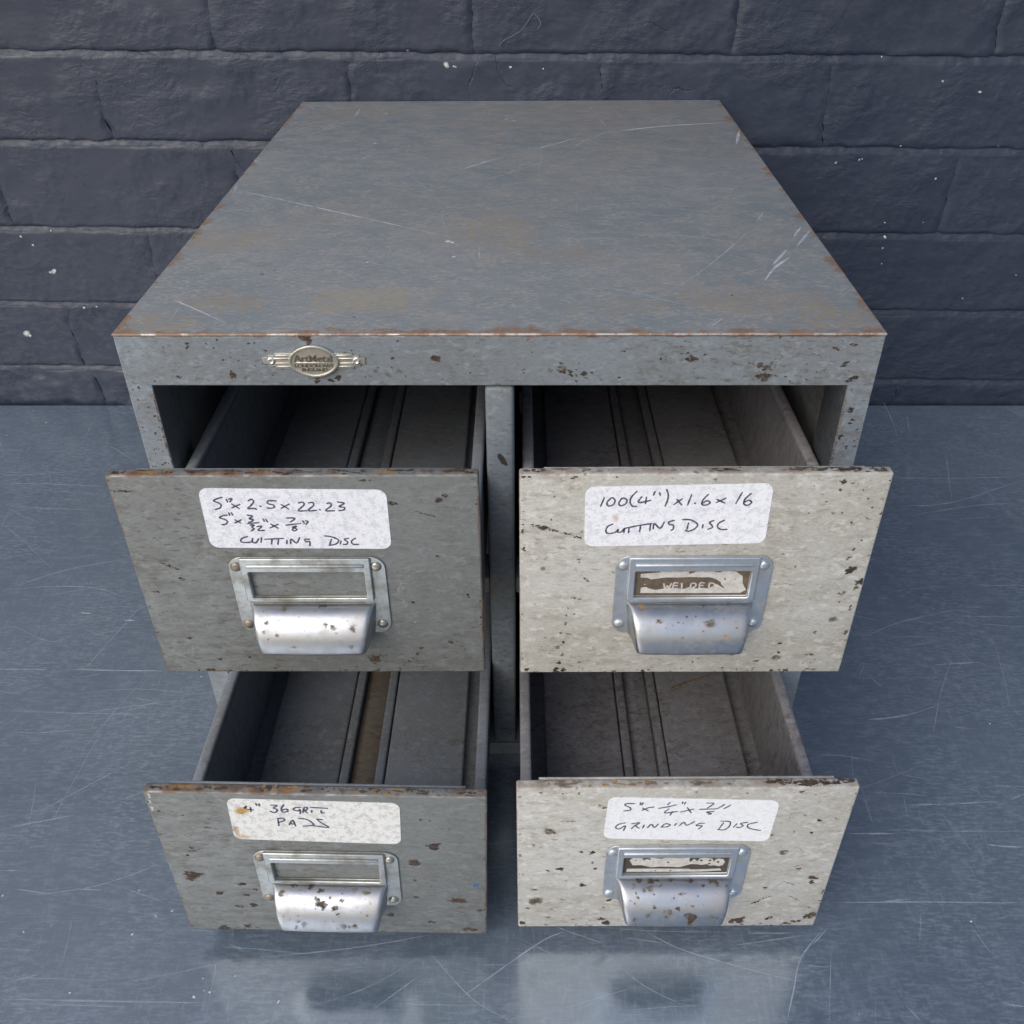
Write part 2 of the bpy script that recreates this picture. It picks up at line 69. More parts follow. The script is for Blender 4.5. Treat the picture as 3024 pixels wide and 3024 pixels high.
TOPSCR = [([(-176.3, 217.1), (-102.6, 172.4), (-35.9, 131.7)], 0.7, 0.75), ([(46.7, 309.8), (65.3, 350.1), (84.6, 363.8)], 0.5, 0.35), ([(84.6, 363.8), (128.6, 379.6), (175.3, 388.9)], 0.9, 0.75), ([(-31.1, 263.1), (-16.3, 279.8), (-0.4, 296.3)], 1.1, 0.6), ([(19.9, 312.7), (54.1, 344.7)], 0.8, 0.5), ([(-18.8, 232.6), (8.5, 261.1), (35.7, 290.2)], 0.6, 0.35), ([(-180.8, 334.5), (-157.3, 357.0), (-134.3, 383.7)], 0.6, 0.4), ([(-128.2, 414.3), (-127.9, 445.0)], 0.8, 0.4), ([(171.0, 323.6), (181.4, 367.2)], 1.0, 0.6), ([(168.4, 127.7), (176.6, 144.7)], 1.1, 0.65), ([(166.1, 111.5), (180.9, 139.2)], 1.0, 0.6), ([(147.0, 84.2), (160.5, 108.6)], 1.1, 0.7), ([(138.2, 62.4), (147.4, 80.6), (159.5, 96.6)], 1.2, 0.75), ([(81.7, 43.0), (103.1, 69.8), (123.6, 101.6), (143.1, 135.2)], 0.7, 0.45), ([(37.2, 9.5), (55.0, 26.9), (81.8, 44.2)], 0.6, 0.3), ([(56.9, 53.1), (73.8, 44.2), (91.4, 32.5)], 0.8, 0.55), ([(71.9, 132.0), (108.2, 129.2), (138.5, 115.7)], 0.5, 0.4), ([(-70.0, 254.6), (-44.4, 205.9)], 0.5, 0.25), ([(-108.4, 277.7), (-97.5, 305.8)], 0.8, 0.3), ([(-13.0, 114.6), (-12.1, 90.5)], 0.7, 0.4), ([(39.0, 72.3), (42.0, 47.1)], 0.6, 0.2), ([(-39.2, 177.8), (-33.9, 130.1)], 0.6, 0.2), ([(99.6, 5.2), (109.4, 17.2)], 0.9, 0.6), ([(98.0, 6.6), (107.6, 17.2)], 0.7, 0.5), ([(114.7, 10.4), (120.0, 20.1)], 0.7, 0.4), ([(-62.3, 89.9), (-64.3, 125.1)], 0.6, 0.2), ([(25.8, 316.9), (21.5, 239.2)], 0.6, 0.15), ([(-183.6, 290.5), (-171.9, 294.4)], 0.8, 0.4), ([(-178.4, 213.8), (-181.0, 234.2)], 0.7, 0.5), ([(-41.5, 209.2), (-20.2, 215.6)], 0.6, 0.25), ([(-39.9, 335.2), (8.2, 321.4)], 0.5, 0.2), ([(-140.2, 255.3), (-125.2, 270.2)], 0.6, 0.3), ([(-89.3, 219.6), (-93.0, 187.4)], 0.5, 0.2), ([(-37.6, 18.7), (-22.5, 23.4)], 0.6, 0.25), ([(161.1, 173.2), (150.7, 150.4)], 0.6, 0.3), ([(-165.2, 39.4), (-149.3, 26.8), (-130.4, 10.7)], 0.9, 0.75), ([(-159.3, 11.5), (-158.8, 30.2)], 0.7, 0.35), ([(-182.7, 287.7), (-176.0, 279.4)], 0.9, 0.5), ([(-168.2, 7.9), (-179.8, 20.4)], 0.6, 0.3)]
TOPSPOT = [(-31.5, 121.3, 2.2), (-29.0, 119.7, 1.6), (-26.4, 97.6, 1.3), (-73.5, 89.5, 0.9), (3.9, 396.6, 1.2), (-2.6, 401.9, 0.9), (-103.4, 422.5, 1), (-97.9, 424.6, 0.9), (7.4, 374.6, 0.7), (-100.7, 330.7, 1.1)]
TABSCR = [([(-487.9, 329.5), (-454.2, 331.8), (-415.3, 337.5)], 0.9, 0.6), ([(-482.1, 316.7), (-431.5, 315.2), (-380.1, 311.0)], 0.9, 0.65), ([(-459.7, 308.6), (-413.9, 302.3), (-368.9, 297.1)], 0.7, 0.5), ([(-467.4, 284.8), (-436.8, 277.2), (-360.4, 273.4)], 0.8, 0.5), ([(-454.7, 257.2), (-411.9, 219.6), (-374.9, 184.7)], 0.6, 0.3), ([(-407.9, 163.9), (-368.4, 189.0), (-321.5, 204.3)], 0.8, 0.6), ([(-408.8, 163.1), (-373.4, 168.1), (-335.1, 166.3), (-300.9, 152.4)], 0.8, 0.55), ([(-335.7, 136.8), (-326.7, 135.7)], 1.5, 0.9), ([(-299.0, 128.3), (-290.0, 128.3)], 1.5, 0.9), ([(-392.1, 120.8), (-378.8, 119.8), (-352.8, 106.5), (-339.9, 105.5), (-329.1, 116.3)], 0.7, 0.4), ([(-371.3, 75.5), (-335.0, 75.7)], 1, 0.6), ([(-318.6, 75.8), (-283.8, 74.7), (-250.0, 74.5)], 1.2, 0.8), ([(-361.2, 53.6), (-346.3, 51.8)], 0.8, 0.5), ([(-353.5, 36.8), (-306.2, 34.0), (-209.4, 33.1)], 0.7, 0.4), ([(-304.1, 52.4), (-263.3, 56.7), (-214.6, 51.4)], 0.7, 0.4), ([(-337.3, 16.3), (-317.1, 16.4), (-282.5, 20.1)], 0.8, 0.5), ([(-309.2, -59.7), (-281.7, -52.5), (-266.7, -48.8)], 0.9, 0.55), ([(-288.8, -45.3), (-267.0, -26.5), (-244.0, -6.7)], 0.7, 0.5), ([(-282.0, 1.2), (-273.5, 32.7), (-261.9, 67.0)], 0.6, 0.4), ([(-279.9, -66.4), (-278.1, -25.3), (-275.0, 18.1)], 0.6, 0.3), ([(-250.9, -41.4), (-229.3, -31.3)], 0.8, 0.5), ([(-270.1, -103.2), (-234.5, -96.7), (-200.8, -81.5)], 0.7, 0.5), ([(-283.4, -99.2), (-254.9, -103.1)], 0.8, 0.4), ([(-247.1, -98.9), (-231.4, -99.8)], 1.2, 0.6), ([(-296.4, -87.6), (-282.7, -87.5)], 0.9, 0.5), ([(-262.1, -162.2), (-209.8, -162.8), (-154.3, -163.3)], 1.3, 0.45), ([(-261.2, -164.2), (-191.5, -165.7)], 1, 0.35), ([(-260.9, -153.4), (-246.9, -148.8)], 0.8, 0.5), ([(-218.4, -98.7), (-192.9, -106.7)], 0.7, 0.4), ([(-213.7, 48.3), (-262.3, 40.3), (-305.3, 32.0)], 0.7, 0.4), ([(361.2, 326.7), (416.3, 326.3), (482.1, 329.7)], 0.8, 0.45), ([(344.0, 281.8), (398.9, 287.0), (479.8, 324.2)], 0.9, 0.45), ([(353.8, 266.8), (414.7, 282.0), (463.9, 287.2)], 0.9, 0.45), ([(270.6, 112.0), (300.5, 128.4), (362.8, 146.7)], 0.8, 0.4), ([(312.4, 83.7), (346.9, 86.5)], 1, 0.55), ([(262.9, 69.7), (268.2, 60.2)], 1.2, 0.5), ([(248.1, 31.3), (263.1, 32.9), (277.6, 35.9)], 1.2, 0.6), ([(207.8, 0.9), (222.7, 0.2), (243.0, -4.2)], 1, 0.5), ([(254.7, -0.9), (256.9, -14.1), (280.4, -19.1)], 0.7, 0.35), ([(210.5, -58.9), (238.4, -58.7)], 1.1, 0.75), ([(291.2, -65.8), (300.5, -66.9), (312.6, -67.5)], 1.1, 0.7), ([(317.0, -34.4), (329.2, -28.9)], 1, 0.5), ([(188.6, -104.2), (239.1, -103.4), (297.1, -103.6)], 0.9, 0.6), ([(212.8, -104.0), (234.2, -101.5)], 1, 0.5), ([(171.2, -129.2), (181.8, -119.6)], 0.8, 0.55), ([(237.0, -109.4), (229.6, -128.7)], 0.6, 0.4), ([(211.1, -160.7), (216.5, -169.7)], 0.8, 0.5), ([(297.4, 103.3), (320.6, 106.9)], 0.8, 0.4), ([(76.6, -119.6), (97.2, -131.6), (125.4, -140.7), (157.2, -149.5)], 0.7, 0.55), ([(179.2, -120.0), (162.9, -136.9), (155.1, -154.0), (148.3, -169.1)], 0.8, 0.6), ([(36.7, -122.4), (23.7, -127.9), (0.9, -144.0), (-18.7, -158.7)], 0.8, 0.65), ([(-38.4, -135.0), (-14.2, -159.8), (6.9, -171.3)], 0.7, 0.45), ([(61.1, -138.9), (76.7, -152.4), (95.4, -162.1)], 0.7, 0.4), ([(-136.4, -139.4), (-80.1, -133.0), (-34.6, -124.2)], 0.7, 0.45), ([(-154.3, -132.4), (-102.5, -136.7)], 0.7, 0.35), ([(-66.3, -166.7), (-43.9, -148.9)], 0.7, 0.45), ([(127.3, -130.1), (167.8, -123.8)], 0.8, 0.5), ([(137.9, -122.8), (161.1, -122.6)], 0.9, 0.5), ([(-97.3, -164.8), (-68.1, -153.6), (-42.7, -137.4)], 0.6, 0.3), ([(-10.5, -141.8), (25.8, -141.5)], 0.6, 0.3), ([(12.1, -127.5), (34.9, -139.1)], 0.6, 0.3)]
TABSPOT = [(-509.5, 453.1), (-484.8, 427.9), (-514.4, 402.3), (-221.1, 69.0), (-195.0, -115.3), (-265.8, -125.3), (-204.6, -126.4), (-226.8, -158.7), (-160.2, -160.4), (-152.6, -157.7), (-115.4, -162.3), (-287.5, -103.6), (-186.7, -112.2), (-209.8, -99.8), (262.8, -114.9), (330.6, 28.3), (369.5, 420.4)]
WALLCHIP = [(-497.1, 82.2, 5.0), (-494.2, 79.3, 2.5), (-449.3, 147.6, 4), (-453.3, 146.4, 2.5), (-461.6, 174.0, 1.8), (-439.9, 188.3, 1.5), (-430.1, 109.7, 2), (-417.3, 110.4, 1.3), (-470.5, 182.6, 2), (-54.7, 331.7, 4.2), (-48.4, 330.7, 1.6), (-47.0, 330.3, 1.5), (-87.3, 342.9, 1.6), (0.3, 329.7, 1.8), (28.5, 328.4, 1.1), (372.8, 317.1, 1.5), (407.2, 308.2, 1.8), (294.6, 249.0, 1.7), (315.4, 251.4, 1.5), (317.8, 252.0, 1.0), (388.1, 234.6, 1.5), (354.8, 180.1, 2), (354.7, 169.6, 1.5), (357.7, 153.8, 1.2), (349.6, 263.3, 1.3), (351.1, 194.3, 1.2), (436.8, 263.0, 1), (316.8, 336.3, 1), (387.0, 194.2, 1), (444.8, 118.4, 1.2), (489.5, 142.5, 1)]
HAIR = [(-9.2, 346.7), (-5.0, 350.5), (2.3, 354.2), (9.5, 357.9), (14.7, 364.3), (19.4, 370.3), (23.5, 367.6), (26.0, 362.8), (23.0, 358.4), (15.7, 356.9), (9.5, 357.5)]
STRAW = [(23.5, 161.2), (38.1, 167.8), (52.1, 173.3)]
CUPCHIPS = {0: [(5.0, 0.147, 2.67, 1.08, 0), (10.0, 0.811, 1.23, 1.61, 1), (7.0, 0.748, 0.82, 2.15, 1), (-22.0, 0.938, 1.03, 0.81, 1), (-16.0, 1.033, 1.03, 0.81, 1), (-20.0, 1.128, 0.49, 0.54, 0), (-13.0, 0.273, 1.23, 1.61, 1), (-21.0, 0.685, 1.23, 1.08, 1), (20.0, 0.843, 1.44, 2.69, 1), (18.0, 1.349, 1.65, 0.81, 1), (-8.0, 1.349, 2.47, 0.54, 1)], 1: [(9.0, 0.685, 2.06, 2.15, 1), (-15.0, 0.653, 1.85, 1.08, 1), (16.0, 1.096, 0.82, 1.08, 2), (-2.0, 0.526, 0.58, 0.54, 0), (2.0, 0.526, 0.49, 0.81, 0), (-12.0, 0.843, 0.33, 0.54, 0), (23.0, 0.4, 0.58, 0.3, 0), (21.0, 0.843, 0.49, 0.54, 0), (-23.0, 0.21, 1.23, 1.61, 2), (-4.0, 0.716, 0.33, 0.81, 0), (15.0, 0.59, 0.33, 0.3, 0), (18.0, 0.052, 1.03, 0.54, 1)], 2: [(-4.0, 0.621, 2.01, 2.42, 0), (-2.0, 0.685, 1.64, 2.42, 0), (-6.0, 0.78, 0.55, 0.81, 0), (4.0, 0.78, 1.46, 2.42, 0), (5.0, 0.938, 1.09, 0.81, 0), (1.0, 0.463, 0.66, 0.81, 0), (7.0, 0.526, 1.17, 1.61, 1), (-10.0, 0.147, 1.46, 1.35, 0), (-18.0, 0.115, 2.19, 1.08, 0), (-12.0, 1.286, 1.09, 2.15, 1), (-15.0, 1.191, 1.82, 0.54, 1), (-16.0, 1.413, 1.09, 0.81, 1), (14.0, 1.349, 1.46, 1.88, 1), (8.0, 1.349, 1.46, 1.61, 1), (11.0, 1.381, 0.55, 1.35, 0), (7.0, 0.336, 0.51, 0.54, 0), (-12.0, 0.305, 0.51, 0.3, 0), (-14.0, 0.242, 0.73, 0.3, 0), (-22.0, 1.033, 0.58, 0.54, 1), (15.0, 0.716, 0.58, 0.54, 1), (-24.0, 0.336, 1.46, 2.69, 1), (-4.0, 0.273, 1.46, 1.35, 0), (19.0, 0.305, 2.92, 1.08, 1), (13.0, 0.178, 2.19, 0.81, 1), (-1.0, 1.159, 0.51, 0.3, 0), (3.0, 1.159, 0.58, 0.3, 0), (-19.0, 1.128, 0.36, 0.54, 0), (5.0, 1.413, 0.91, 0.3, 0), (-8.0, 1.476, 0.91, 0.3, 0)], 3: [(8.0, 1.286, 2.24, 3.23, 0), (6.0, 1.159, 2.61, 1.08, 0), (10.0, 1.191, 1.49, 1.35, 0), (7.0, 1.476, 1.12, 1.35, 0), (1.0, 0.969, 1.3, 1.35, 0), (-4.0, 1.064, 2.8, 1.61, 1), (3.0, 0.526, 2.42, 0.81, 1), (-1.0, 0.653, 0.56, 0.81, 0), (11.0, 0.59, 0.6, 0.54, 0), (-11.0, 0.526, 0.67, 0.54, 0), (-20.0, 0.495, 0.6, 0.81, 0), (-18.0, 0.083, 2.24, 1.61, 0), (-12.0, 0.115, 1.86, 1.88, 0), (-9.0, 0.083, 1.49, 1.08, 0), (19.0, 0.115, 2.61, 1.35, 0), (21.0, 0.21, 0.93, 2.15, 0), (8.0, 0.115, 2.61, 1.08, 0), (-2.0, 0.083, 1.49, 1.08, 0), (-11.0, 0.906, 1.12, 0.81, 0), (-14.0, 1.159, 1.49, 1.08, 1), (-5.0, 1.223, 1.12, 1.35, 1), (-21.0, 0.78, 0.6, 0.54, 0), (-23.0, 0.716, 0.52, 0.3, 0), (-21.0, 0.273, 0.93, 2.15, 1), (-16.0, 0.4, 0.93, 1.08, 1), (-13.0, 0.368, 1.68, 1.61, 1), (-19.0, 0.621, 1.12, 0.81, 1), (18.0, 1.254, 1.49, 1.35, 1), (21.0, 1.318, 1.12, 1.08, 1), (26.0, 0.273, 0.56, 1.08, 0), (-21.0, 1.318, 1.12, 1.08, 1), (-20.0, 1.476, 0.93, 0.81, 1), (-8.0, 0.273, 1.86, 0.81, 1), (14.0, 0.273, 0.93, 0.81, 0), (8.0, 0.875, 1.49, 0.54, 1), (-17.0, 0.969, 0.37, 0.3, 0), (12.0, 1.254, 0.37, 0.3, 0)]}
DR = [[(-0.086731, -0.073658, 0.212332), (0.999987, 0.004988, 0.000636), (-0.000607, -0.00574, 0.999983), (0.004991, -0.999971, -0.005737)], [(0.090831, -0.07153, 0.21161), (0.999969, 0.007788, 0.001526), (-0.001578, 0.006702, 0.999976), (0.007778, -0.999947, 0.006714)], [(-0.085701, -0.131824, 0.073052), (0.999744, 0.001933, -0.022551), (0.02257, -0.010383, 0.999691), (0.001699, -0.999944, -0.010424)], [(0.089649, -0.127431, 0.073474), (0.999942, 0.009948, 0.004039), (-0.003985, -0.005485, 0.999977), (0.00997, -0.999935, -0.005445)]]

# ------------------------------------------------------------------ helpers
rng = random.Random(7)


def link(o, parent=None):
    COL.objects.link(o)
    if parent is not None:
        o.parent = parent
    return o


def tag(o, label, cat, group=None, kind=None):
    o['label'] = label
    o['category'] = cat
    if group:
        o['group'] = group
    if kind:
        o['kind'] = kind
    return o


def mesh_obj(name, verts, faces, mat, parent=None, smooth=False, fmat=None, attr=None):
    me = bpy.data.meshes.new(name)
    me.from_pydata([tuple(v) for v in verts], [], faces)
    mats = mat if isinstance(mat, (list, tuple)) else [mat]
    for m in mats:
        me.materials.append(m)
    if fmat:
        me.polygons.foreach_set('material_index', fmat)
    if smooth:
        me.polygons.foreach_set('use_smooth', [True] * len(me.polygons))
    if attr:
        a = me.attributes.new('a', 'FLOAT', 'POINT')
        a.data.foreach_set('value', attr)
    me.update()
    return link(bpy.data.objects.new(name, me), parent)


def bm_obj(name, bm, mat, parent=None, smooth_angle=None):
    me = bpy.data.meshes.new(name)
    bm.normal_update()
    if smooth_angle is not None:
        for f in bm.faces:
            f.smooth = True
        for e in bm.edges:
            if len(e.link_faces) == 2 and e.calc_face_angle(0) > smooth_angle:
                e.smooth = False
    bm.to_mesh(me)
    bm.free()
    me.materials.append(mat)
    return link(bpy.data.objects.new(name, me), parent)


def box_bm(lo, hi, bevel=0.0, seg=2):
    bm = bmesh.new()
    bmesh.ops.create_cube(bm, size=1.0)
    for v in bm.verts:
        v.co = Vector([lo[i] if v.co[i] < 0 else hi[i] for i in range(3)])
    if bevel > 0:
        bmesh.ops.bevel(bm, geom=list(bm.edges), offset=bevel, segments=seg, profile=0.5, affect='EDGES')
    return bm


def box(name, lo, hi, mat, parent=None, bevel=0.0006, seg=2):
    return bm_obj(name, box_bm(lo, hi, bevel, seg), mat, parent, R(50))


def catmull(pts, n=5):
    if len(pts) < 3:
        a, b = pts[0], pts[-1]
        return [tuple(a[i] + (b[i] - a[i]) * t / n for i in range(2)) for t in range(n + 1)]
    P = [pts[0]] + list(pts) + [pts[-1]]
    out = []
    for k in range(1, len(P) - 2):
        p0, p1, p2, p3 = P[k - 1], P[k], P[k + 1], P[k + 2]
        for t in range(n):
            s = t / n
            out.append(tuple(0.5 * (2 * p1[i] + (p2[i] - p0[i]) * s + (2 * p0[i] - 5 * p1[i] + 4 * p2[i] - p3[i]) * s * s
                                    + (3 * p1[i] - p0[i] - 3 * p2[i] + p3[i]) * s ** 3) for i in range(2)))
    out.append(tuple(pts[-1]))
    return out


class Marks:
    """Ribbons and blots lying on a surface; surf(u, v, lift) gives the 3D point."""

    def __init__(self, surf):
        self.surf, self.v, self.f, self.m, self.a = surf, [], [], [], []

    def ribbon(self, pts, w, lift, mi=0, a=1.0, taper=True, n=5, wob=0.0):
        P = catmull(pts, n)
        L = len(P)
        base = len(self.v)
        for i, p in enumerate(P):
            q0, q1 = P[max(i - 1, 0)], P[min(i + 1, L - 1)]
            dx, dy = q1[0] - q0[0], q1[1] - q0[1]
            d = math.hypot(dx, dy) or 1e-9
            t = i / (L - 1)
            k = w / 2
            if taper:
                k *= min(1.0, 0.12 + 3.5 * min(t, 1 - t))
            else:
                k *= (0.72 if i in (0, L - 1) else 1.0)
            if wob:
                k *= 1 + wob * (rng.random() - 0.5)
            nx, ny = -dy / d * k, dx / d * k
            for s in (-1, 1):
                self.v.append(self.surf(p[0] + s * nx, p[1] + s * ny, lift))
                self.a.append(a)
            if i:
                b = base + 2 * i
                self.f.append((b - 2, b - 1, b + 1, b))
                self.m.append(mi)
        if not taper:
            for p in (P[0], P[-1]):
                self.disc(p[0], p[1], w * 0.46, lift, mi, a)

    def disc(self, x, y, r, lift, mi=0, a=1.0, n=8):
        b = len(self.v)
        for i in range(n):
            t = 2 * math.pi * i / n
            self.v.append(self.surf(x + r * math.cos(t), y + r * math.sin(t), lift))
            self.a.append(a)
        self.f.append(tuple(range(b, b + n)))
        self.m.append(mi)

    def poly(self, pts, lift, mi=0, a=1.0):
        b = len(self.v)
        for p in pts:
            self.v.append(self.surf(p[0], p[1], lift))
            self.a.append(a)
        self.f.append(tuple(range(b, b + len(pts))))
        self.m.append(mi)

    def blot(self, x, y, rx, ry, rot, lift, mi=0, a=1.0, n=14, rough=0.35):
        b = len(self.v)
        self.k = getattr(self, 'k', 0) + 1
        lift += 0.0006 * (self.k % 60)
        self.v.append(self.surf(x, y, lift))
        self.a.append(a)
        c, s = math.cos(R(rot)), math.sin(R(rot))
        rad = [1 + rough * (rng.random() * 2 - 1) for _ in range(n)]
        rad = [(rad[i - 1] + 2 * rad[i] + rad[(i + 1) % n]) / 4 for i in range(n)]
        for ring, k in ((0, 0.75), (1, 1.3)):
            for i in range(n):
                t = 2 * math.pi * i / n
                ux, uy = rx * rad[i] * k * math.cos(t), ry * rad[i] * k * math.sin(t)
                self.v.append(self.surf(x + ux * c - uy * s, y + ux * s + uy * c, lift))
                self.a.append(a * (0.62 if ring == 0 else 0.0))
        for i in range(n):
            j = (i + 1) % n
            self.f.append((b, b + 1 + i, b + 1 + j)); self.m.append(mi)
            self.f.append((b + 1 + i, b + 1 + n + i, b + 1 + n + j, b + 1 + j)); self.m.append(mi)

    def cluster(self, x, y, rx, ry, rot, lift, mi=0, a=1.0):
        if max(rx, ry) < 0.7:
            self.blot(x, y, rx, ry, rot, lift, mi, a, 10, 0.6)
            return
        c, s = math.cos(R(rot)), math.sin(R(rot))
        n = int(5 + 5 * min(4.0, max(rx, ry)))
        for q in range(n):
            t, r_ = rng.uniform(0, 6.283), math.sqrt(rng.random())
            px_, py_ = rx * r_ * math.cos(t), ry * r_ * math.sin(t)
            k = (0.28 + 0.5 * rng.random() ** 2) * min(rx, ry) + 0.08
            self.blot(x + px_ * c - py_ * s, y + px_ * s + py_ * c, k * rng.uniform(1.0, 1.9), k * rng.uniform(0.5, 1.0), rot + rng.gauss(0, 25), lift, mi, a * rng.uniform(0.65, 1.0), 10, 0.6)

    def build(self, name, mats, parent=None, kind=None):
        o = mesh_obj(name, self.v, self.f, mats, parent, False, self.m, self.a)
        if kind:
            o['kind'] = kind
        return o


def plate2d(name, outlines, y0, y1, mat, parent=None, bevel=0.0):
    """Flat plate in the x/z plane between y0 and y1 (metres), with holes; outlines are closed point lists."""
    cu = bpy.data.curves.new(name, 'CURVE')
    cu.dimensions = '2D'
    cu.fill_mode = 'BOTH'
    cu.extrude = max((y1 - y0) / 2 - bevel, 1e-5)
    cu.bevel_depth = bevel
    cu.bevel_resolution = 2
    cu.offset = -bevel
    for pts in outlines:
        sp = cu.splines.new('POLY')
        sp.points.add(len(pts) - 1)
        for p, q in zip(sp.points, pts):
            p.co = (q[0], q[1], 0, 1)
        sp.use_cyclic_u = True
    tmp = bpy.data.objects.new('tmp', cu)
    COL.objects.link(tmp)
    dg = bpy.context.evaluated_depsgraph_get()
    me = bpy.data.meshes.new_from_object(tmp.evaluated_get(dg))
    bpy.data.objects.remove(tmp)
    bpy.data.curves.remove(cu)
    me.name = name
    me.transform(Matrix.Translation((0, (y0 + y1) / 2, 0)) @ Matrix.Rotation(R(90), 4, 'X'))
    me.materials.clear()
    me.materials.append(mat)
    return link(bpy.data.objects.new(name, me), parent)


def text_mesh(name, txt, size, mat, parent, loc, depth=0.0004, sx=1.0, bold=0.0):
    cu = bpy.data.curves.new(name, 'FONT')
    cu.body = txt
    cu.size = size
    cu.align_x = 'CENTER'
    cu.align_y = 'CENTER'
    cu.extrude = depth / 2
    cu.offset = bold
    tmp = bpy.data.objects.new('tmp', cu)
    COL.objects.link(tmp)
    dg = bpy.context.evaluated_depsgraph_get()
    me = bpy.data.meshes.new_from_object(tmp.evaluated_get(dg))
    bpy.data.objects.remove(tmp)
    bpy.data.curves.remove(cu)
    me.name = name
    me.transform(Matrix.Translation(loc) @ Matrix.Rotation(R(90), 4, 'X') @ Matrix.Diagonal((sx, 1, 1, 1)))
    me.materials.clear()
    me.materials.append(mat)
    return link(bpy.data.objects.new(name, me), parent)


def rrect(x0, z0, x1, z1, r, n=6):
    out = []
    for cx, cz, a0 in ((x1 - r, z1 - r, 0), (x0 + r, z1 - r, 90), (x0 + r, z0 + r, 180), (x1 - r, z0 + r, 270)):
        for i in range(n + 1):
            t = R(a0 + 90 * i / n)
            out.append((cx + r * math.cos(t), cz + r * math.sin(t)))
    return out


